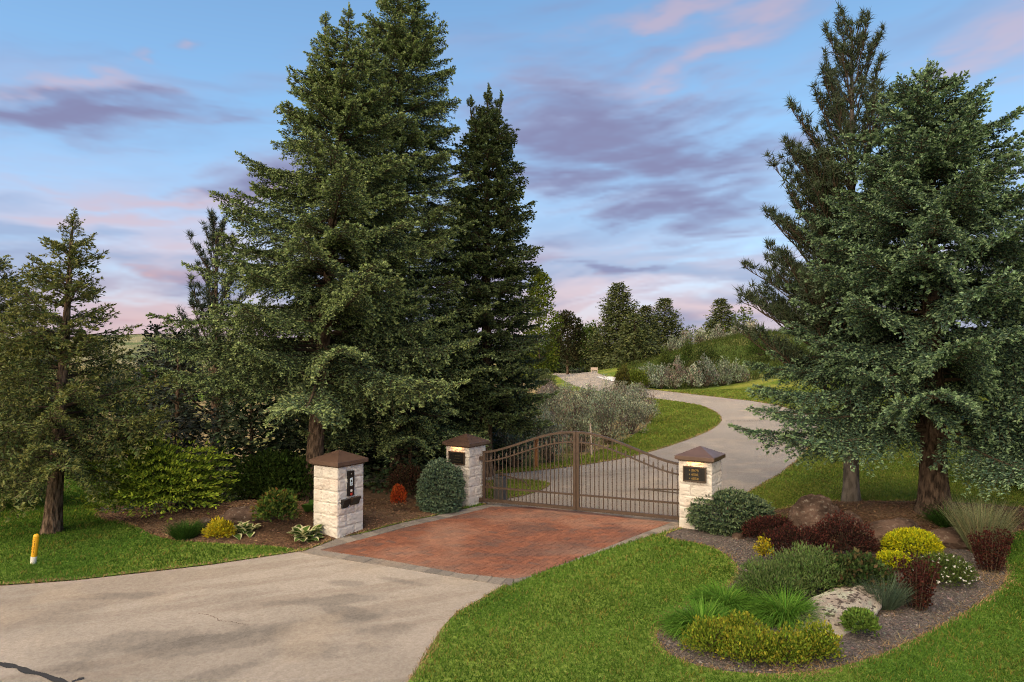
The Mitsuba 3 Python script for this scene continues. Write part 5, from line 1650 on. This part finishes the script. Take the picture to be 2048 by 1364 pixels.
ROWB = [((9.54, 48.13), 1.9, 1.75), ((10.32, 47.35), 1.7, 1.5), ((11.30, 47.11), 2.1, 2.0), ((12.50, 47.32), 1.7, 1.4), ((13.49, 47.53), 2.1, 2.0), ((14.67, 47.86), 2.0, 1.7), ((16.01, 48.51), 1.9, 1.5)]
for i, (p, w, h) in enumerate(ROWB):
    sage(p, None, w, h, ['silvery sagebrush at the left end of the row across the bend', 'second sagebrush from the left in the row across the bend', 'tallest sagebrush in the middle of the row across the bend', 'low dark sagebrush in the row across the bend', 'broad silvery sagebrush right of the middle of the row across the bend', 'sagebrush second from the right in the row across the bend', 'sagebrush at the right end of the row across the bend'][i], SG, 950 + i, n=1100, dist_scale=2.2)
for i, (u_, y, w, h) in enumerate([(1345, 66, 2.2, 1.5), (1375, 67, 2.4, 1.7), (1405, 68, 2.6, 1.8), (1440, 68, 2.6, 1.7), (1475, 68, 2.4, 1.8), (1505, 67, 2.4, 1.6)]):
    x = (u_ - 1024) / 1365 * y
    sage((x, y), None, w, h, ['hilltop sagebrush at the left end of the crest', 'second hilltop sagebrush from the left of the crest', 'hilltop sagebrush left of the small pointed spruce', 'hilltop sagebrush in front of the small pointed spruce', 'hilltop sagebrush right of the small pointed spruce', 'hilltop sagebrush at the right end of the crest'][i], SG, 970 + i, n=900, dist_scale=2.2)
# other shrubs along the driveway
for (p, w, hh, n_, cols, lab) in (((6.70, 41.45), .55, 2.1, 2600, [(.10, .10, .028), (.13, .13, .03), (.075, .07, .024)], 'slender olive brown sapling in front of the far driveway'), ((8.45, 46.60), .9, 1.5, 2600, YG, 'bright yellow green bush left of the sagebrush row across the bend'),
                                  ((12.97, 48.16), .9, 1.9, 2600, [(.075, .085, .03), (.095, .10, .035)], 'olive green bush between the sagebrushes across the bend'), ((11.47, 51.21), .45, 2.6, 1400, [(.10, .13, .03), (.08, .11, .03)], 'young upright light green tree behind the sagebrush row'),
                                  ((13.66, 53.15), .5, 2.8, 1400, [(.09, .13, .03), (.075, .11, .03)], 'young light green tree on the slope behind the sagebrush row'), ((2.16, 44.66), .8, 1.6, 2000, [(.14, .17, .075), (.17, .20, .09)], 'pale green bush beside the dark fir above the thicket'),
                                  ((2.17, 40.16), .75, 1.0, 1600, SGD, 'dead brown bush below the pale green bush'),
                                  ((12.6, 52.5), 1.1, 1.9, 1800, GR, 'dark green bush at the left foot of the slope'), ((15.6, 55.0), 1.2, 1.7, 1800, [(.06, .09, .026), (.08, .11, .03)], 'dark green bush in the middle of the slope'), ((19.5, 53.5), 1.3, 2.2, 2200, GR, 'dark green bush at the right of the slope near the pine'),
                                  ((21.5, 50.0), 1.4, 2.6, 2400, [(.05, .08, .024), (.07, .10, .03)], 'tall dark bush under the pine limbs at the right end of the slope')):
    k = thing('roadside_shrub', lab, 'shrub')
    puff(k, gz_(p, hh * .35), (w, w * .8, hh * .62), n_, .13, .07, cols, int(w * 1000 + hh * 10), lumps=.5, hollow=.2, stems=20)

# ------------------------------------------------------------------ gravel, litter and grass (uncountable)
rng = np.random.default_rng(100)


def scatter(poly, dens, rng, box_=None):
    """Random points in a polygon, dens per square metre."""
    g = poly if box_ is None else poly.intersection(box_)
    x0, y0, x1, y1 = g.bounds
    n = int((x1 - x0) * (y1 - y0) * dens)
    P = np.column_stack([rng.uniform(x0, x1, n), rng.uniform(y0, y1, n)])
    return P[shapely.contains_xy(g, P[:, 0], P[:, 1])]


def on_ground(P, dz=0.0):
    return np.column_stack([P, ground_z(P[:, 0], P[:, 1]) + dz])


CHIP = (np.array([[.5, 0, .1], [-.1, .5, .05], [-.5, -.05, .12], [.1, -.5, .06], [.05, .05, .48]], float), np.array([[0, 1, 4], [1, 2, 4], [2, 3, 4], [3, 0, 4]]))
GRAVEL_AREA = RIGHT_BED.intersection(STONY.buffer(.15))
P = scatter(GRAVEL_AREA, 1300, rng)
lv = Leaves()
a = rng.random(len(P)) * 6.283
sz = rng.uniform(.013, .034, len(P)) * np.where(rng.random(len(P)) < .06, 1.7, 1)
lv.add(CHIP[0], CHIP[1], on_ground(P, .004), np.column_stack([np.cos(a), np.sin(a), rng.normal(0, .25, len(P))]), np.array([0, 0, 1.0]) + rng.normal(0, .3, (len(P), 3)), sz, sz * rng.uniform(.7, 1.1, len(P)), tint(rng, len(P), [(.075, .070, .070), (.13, .115, .11), (.20, .17, .155), (.11, .075, .06)], .25))
key = thing('gravel', 'dark grey and brown gravel spread through the front bed', 'gravel', kind='stuff')
scene[key] = lv.ply('stone_chip')
# bark chips and needles on the mulch
P = np.vstack([scatter(LEFT_BED, 900, rng, sbox(-9, 9, 1, 15.5)), scatter(RIGHT_BED.difference(STONY), 800, rng, sbox(2, 11, 13, 15))])
lv = Leaves()
a = rng.random(len(P)) * 6.283
lv.add(LEAF[0], LEAF[1], on_ground(P, .012), np.column_stack([np.cos(a), np.sin(a), rng.normal(0, .2, len(P))]), np.array([0, 0, 1.0]) + rng.normal(0, .35, (len(P), 3)), rng.uniform(.03, .07, len(P)), rng.uniform(.012, .03, len(P)), tint(rng, len(P), [(.13, .07, .04), (.20, .12, .07), (.09, .05, .032), (.26, .17, .10)], .25))
key = thing('mulch', 'loose bark chips and needles on the planting beds', 'mulch', kind='stuff')
scene[key] = lv.ply('stone_chip')

GREEN = np.array([(.068, .140, .018), (.088, .172, .023), (.118, .198, .032), (.055, .116, .018)])
YELLOW = np.array([(.20, .20, .035), (.26, .23, .07)])
STRAW = np.array([(.36, .25, .12), (.44, .31, .17), (.30, .20, .10)])
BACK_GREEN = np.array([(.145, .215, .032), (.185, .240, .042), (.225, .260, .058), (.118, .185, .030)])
EDGE = unary_union([RIGHT_BED.boundary, LEFT_BED.boundary, FRONT_ROAD.boundary, BACK_ROAD.boundary])
lv = Leaves()


def lawn_band(y0, y1, dens, w, hgt, x0=-17, x1=17):
    P = scatter(LAWN.buffer(.02), dens, rng, sbox(x0, y0, x1, y1))
    keep = np.abs(P[:, 0]) < P[:, 1] * .80 + .6
    P = P[keep]
    n = len(P)
    de = shapely.distance(shapely.points(P), EDGE)
    g = meshkit.fbm(np.column_stack([P * .9, 0 * P[:, :1]]), 4, 6)
    g2 = meshkit.fbm(np.column_stack([P * 5.0, 0 * P[:, :1] + 3]), 3, 8)
    row = np.sin((P[:, 0] * .84 - P[:, 1] * .54) * 5.2 + 2.2 * meshkit.noise(np.column_stack([P * .35, 0 * P[:, :1]])))
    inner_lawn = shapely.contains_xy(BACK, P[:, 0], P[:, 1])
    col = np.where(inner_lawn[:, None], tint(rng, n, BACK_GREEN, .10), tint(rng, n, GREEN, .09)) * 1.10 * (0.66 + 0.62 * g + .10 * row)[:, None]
    yel = rng.random(n) < np.clip((g2 - .42) * 1.1, 0.02, .4)
    col = np.where(yel[:, None], tint(rng, n, YELLOW, .2), col)
    edge_n = meshkit.fbm(np.column_stack([P * 2.2, 0 * P[:, :1] + 9]), 3, 2)
    dry = rng.random(n) < np.clip(1.15 - de / (.03 + .13 * edge_n), 0, .92)
    col = np.where(dry[:, None], tint(rng, n, STRAW, .2), col)
    a = rng.random(n) * 6.283
    ln = rng.uniform(.12, .85, n)
    d = unit(np.column_stack([np.cos(a) * ln, np.sin(a) * ln, np.ones(n)]))
    h = hgt * rng.uniform(.6, 1.25, n) * np.where(dry, .75, 1) * (0.8 + .5 * g2)
    lv.add(BLADE[0], BLADE[1], on_ground(P, .008), d, np.column_stack([np.cos(a + 1.57), np.sin(a + 1.57), 0 * a]) + rng.normal(0, .5, (n, 3)), h, w * rng.uniform(.7, 1.3, n), col)


BLADE = (np.array([[-.5, 0, 0], [.5, 0, 0], [.38, .55, .35], [-.38, .55, .35], [0, 1, 1.3]], float), np.array([[0, 1, 2], [0, 2, 3], [3, 2, 4]]))
lawn_band(5.4, 8.0, 2200, .0082, .050)
lawn_band(8.0, 10.5, 1600, .010, .052)
lawn_band(10.5, 13.5, 1000, .0135, .054)
BLADE = (np.array([[-.5, 0, 0], [.5, 0, 0], [0.1, 1, .5]], float), np.array([[0, 1, 2]]))
lawn_band(13.5, 18, 900, .022, .058, -22, 22)
lawn_band(18, 26, 480, .034, .07, -26, 26)
lawn_band(26, 46, 220, .06, .09, -10, 32)
key = thing('grass', 'short green lawn grass with straw coloured edges', 'grass', kind='stuff')
scene[key] = lv.ply('leaf')
# dry straw clippings on the gravel rim and dry bunch grass along the thicket
lv = Leaves()
P = np.vstack([scatter(RIGHT_BED.difference(RIGHT_BED.buffer(-.14)), 420, rng, sbox(1.5, 5, 9, 11.5)), scatter(Point(*(6.82, 10.08)).buffer(.38), 900, rng), scatter(Point(*(2.96, 7.09)).buffer(.30), 500, rng), scatter(Point(*(4.65, 8.70)).buffer(.25), 500, rng)])
a = rng.random(len(P)) * 6.283
lv.add(NEEDLE[0], NEEDLE[1], on_ground(P, .015), np.column_stack([np.cos(a), np.sin(a), rng.uniform(0, .5, len(P))]), [0, 0, 1.0], rng.uniform(.05, .14, len(P)), .006, tint(rng, len(P), STRAW, .2))
P = scatter(SAGE_AREA.difference(SAGE_AREA.buffer(-1.2)), 60, rng, sbox(-3, 15, 9, 60))
a = rng.random(len(P)) * 6.283
lv.add(NEEDLE[0], NEEDLE[1], on_ground(P), unit(np.column_stack([np.cos(a) * .4, np.sin(a) * .4, np.ones(len(P))])), [1, 0, 0.], rng.uniform(.2, .55, len(P)), .035, tint(rng, len(P), list(STRAW) + [(.13, .15, .04), (.10, .14, .03)], .25))
P = scatter(HILL_AREA, 40, rng, sbox(6, 40, 40, 80))
a = rng.random(len(P)) * 6.283
lv.add(NEEDLE[0], NEEDLE[1], on_ground(P), unit(np.column_stack([np.cos(a) * .4, np.sin(a) * .4, np.ones(len(P))])), [1, 0, 0.], rng.uniform(.3, .6, len(P)), .09, tint(rng, len(P), [(.085, .125, .028), (.065, .105, .022), (.12, .13, .04)], .25))
key = thing('dry_grass', 'straw coloured dry grass along the bed rim and the sagebrush thicket', 'grass', kind='stuff')
scene[key] = lv.ply('leaf')
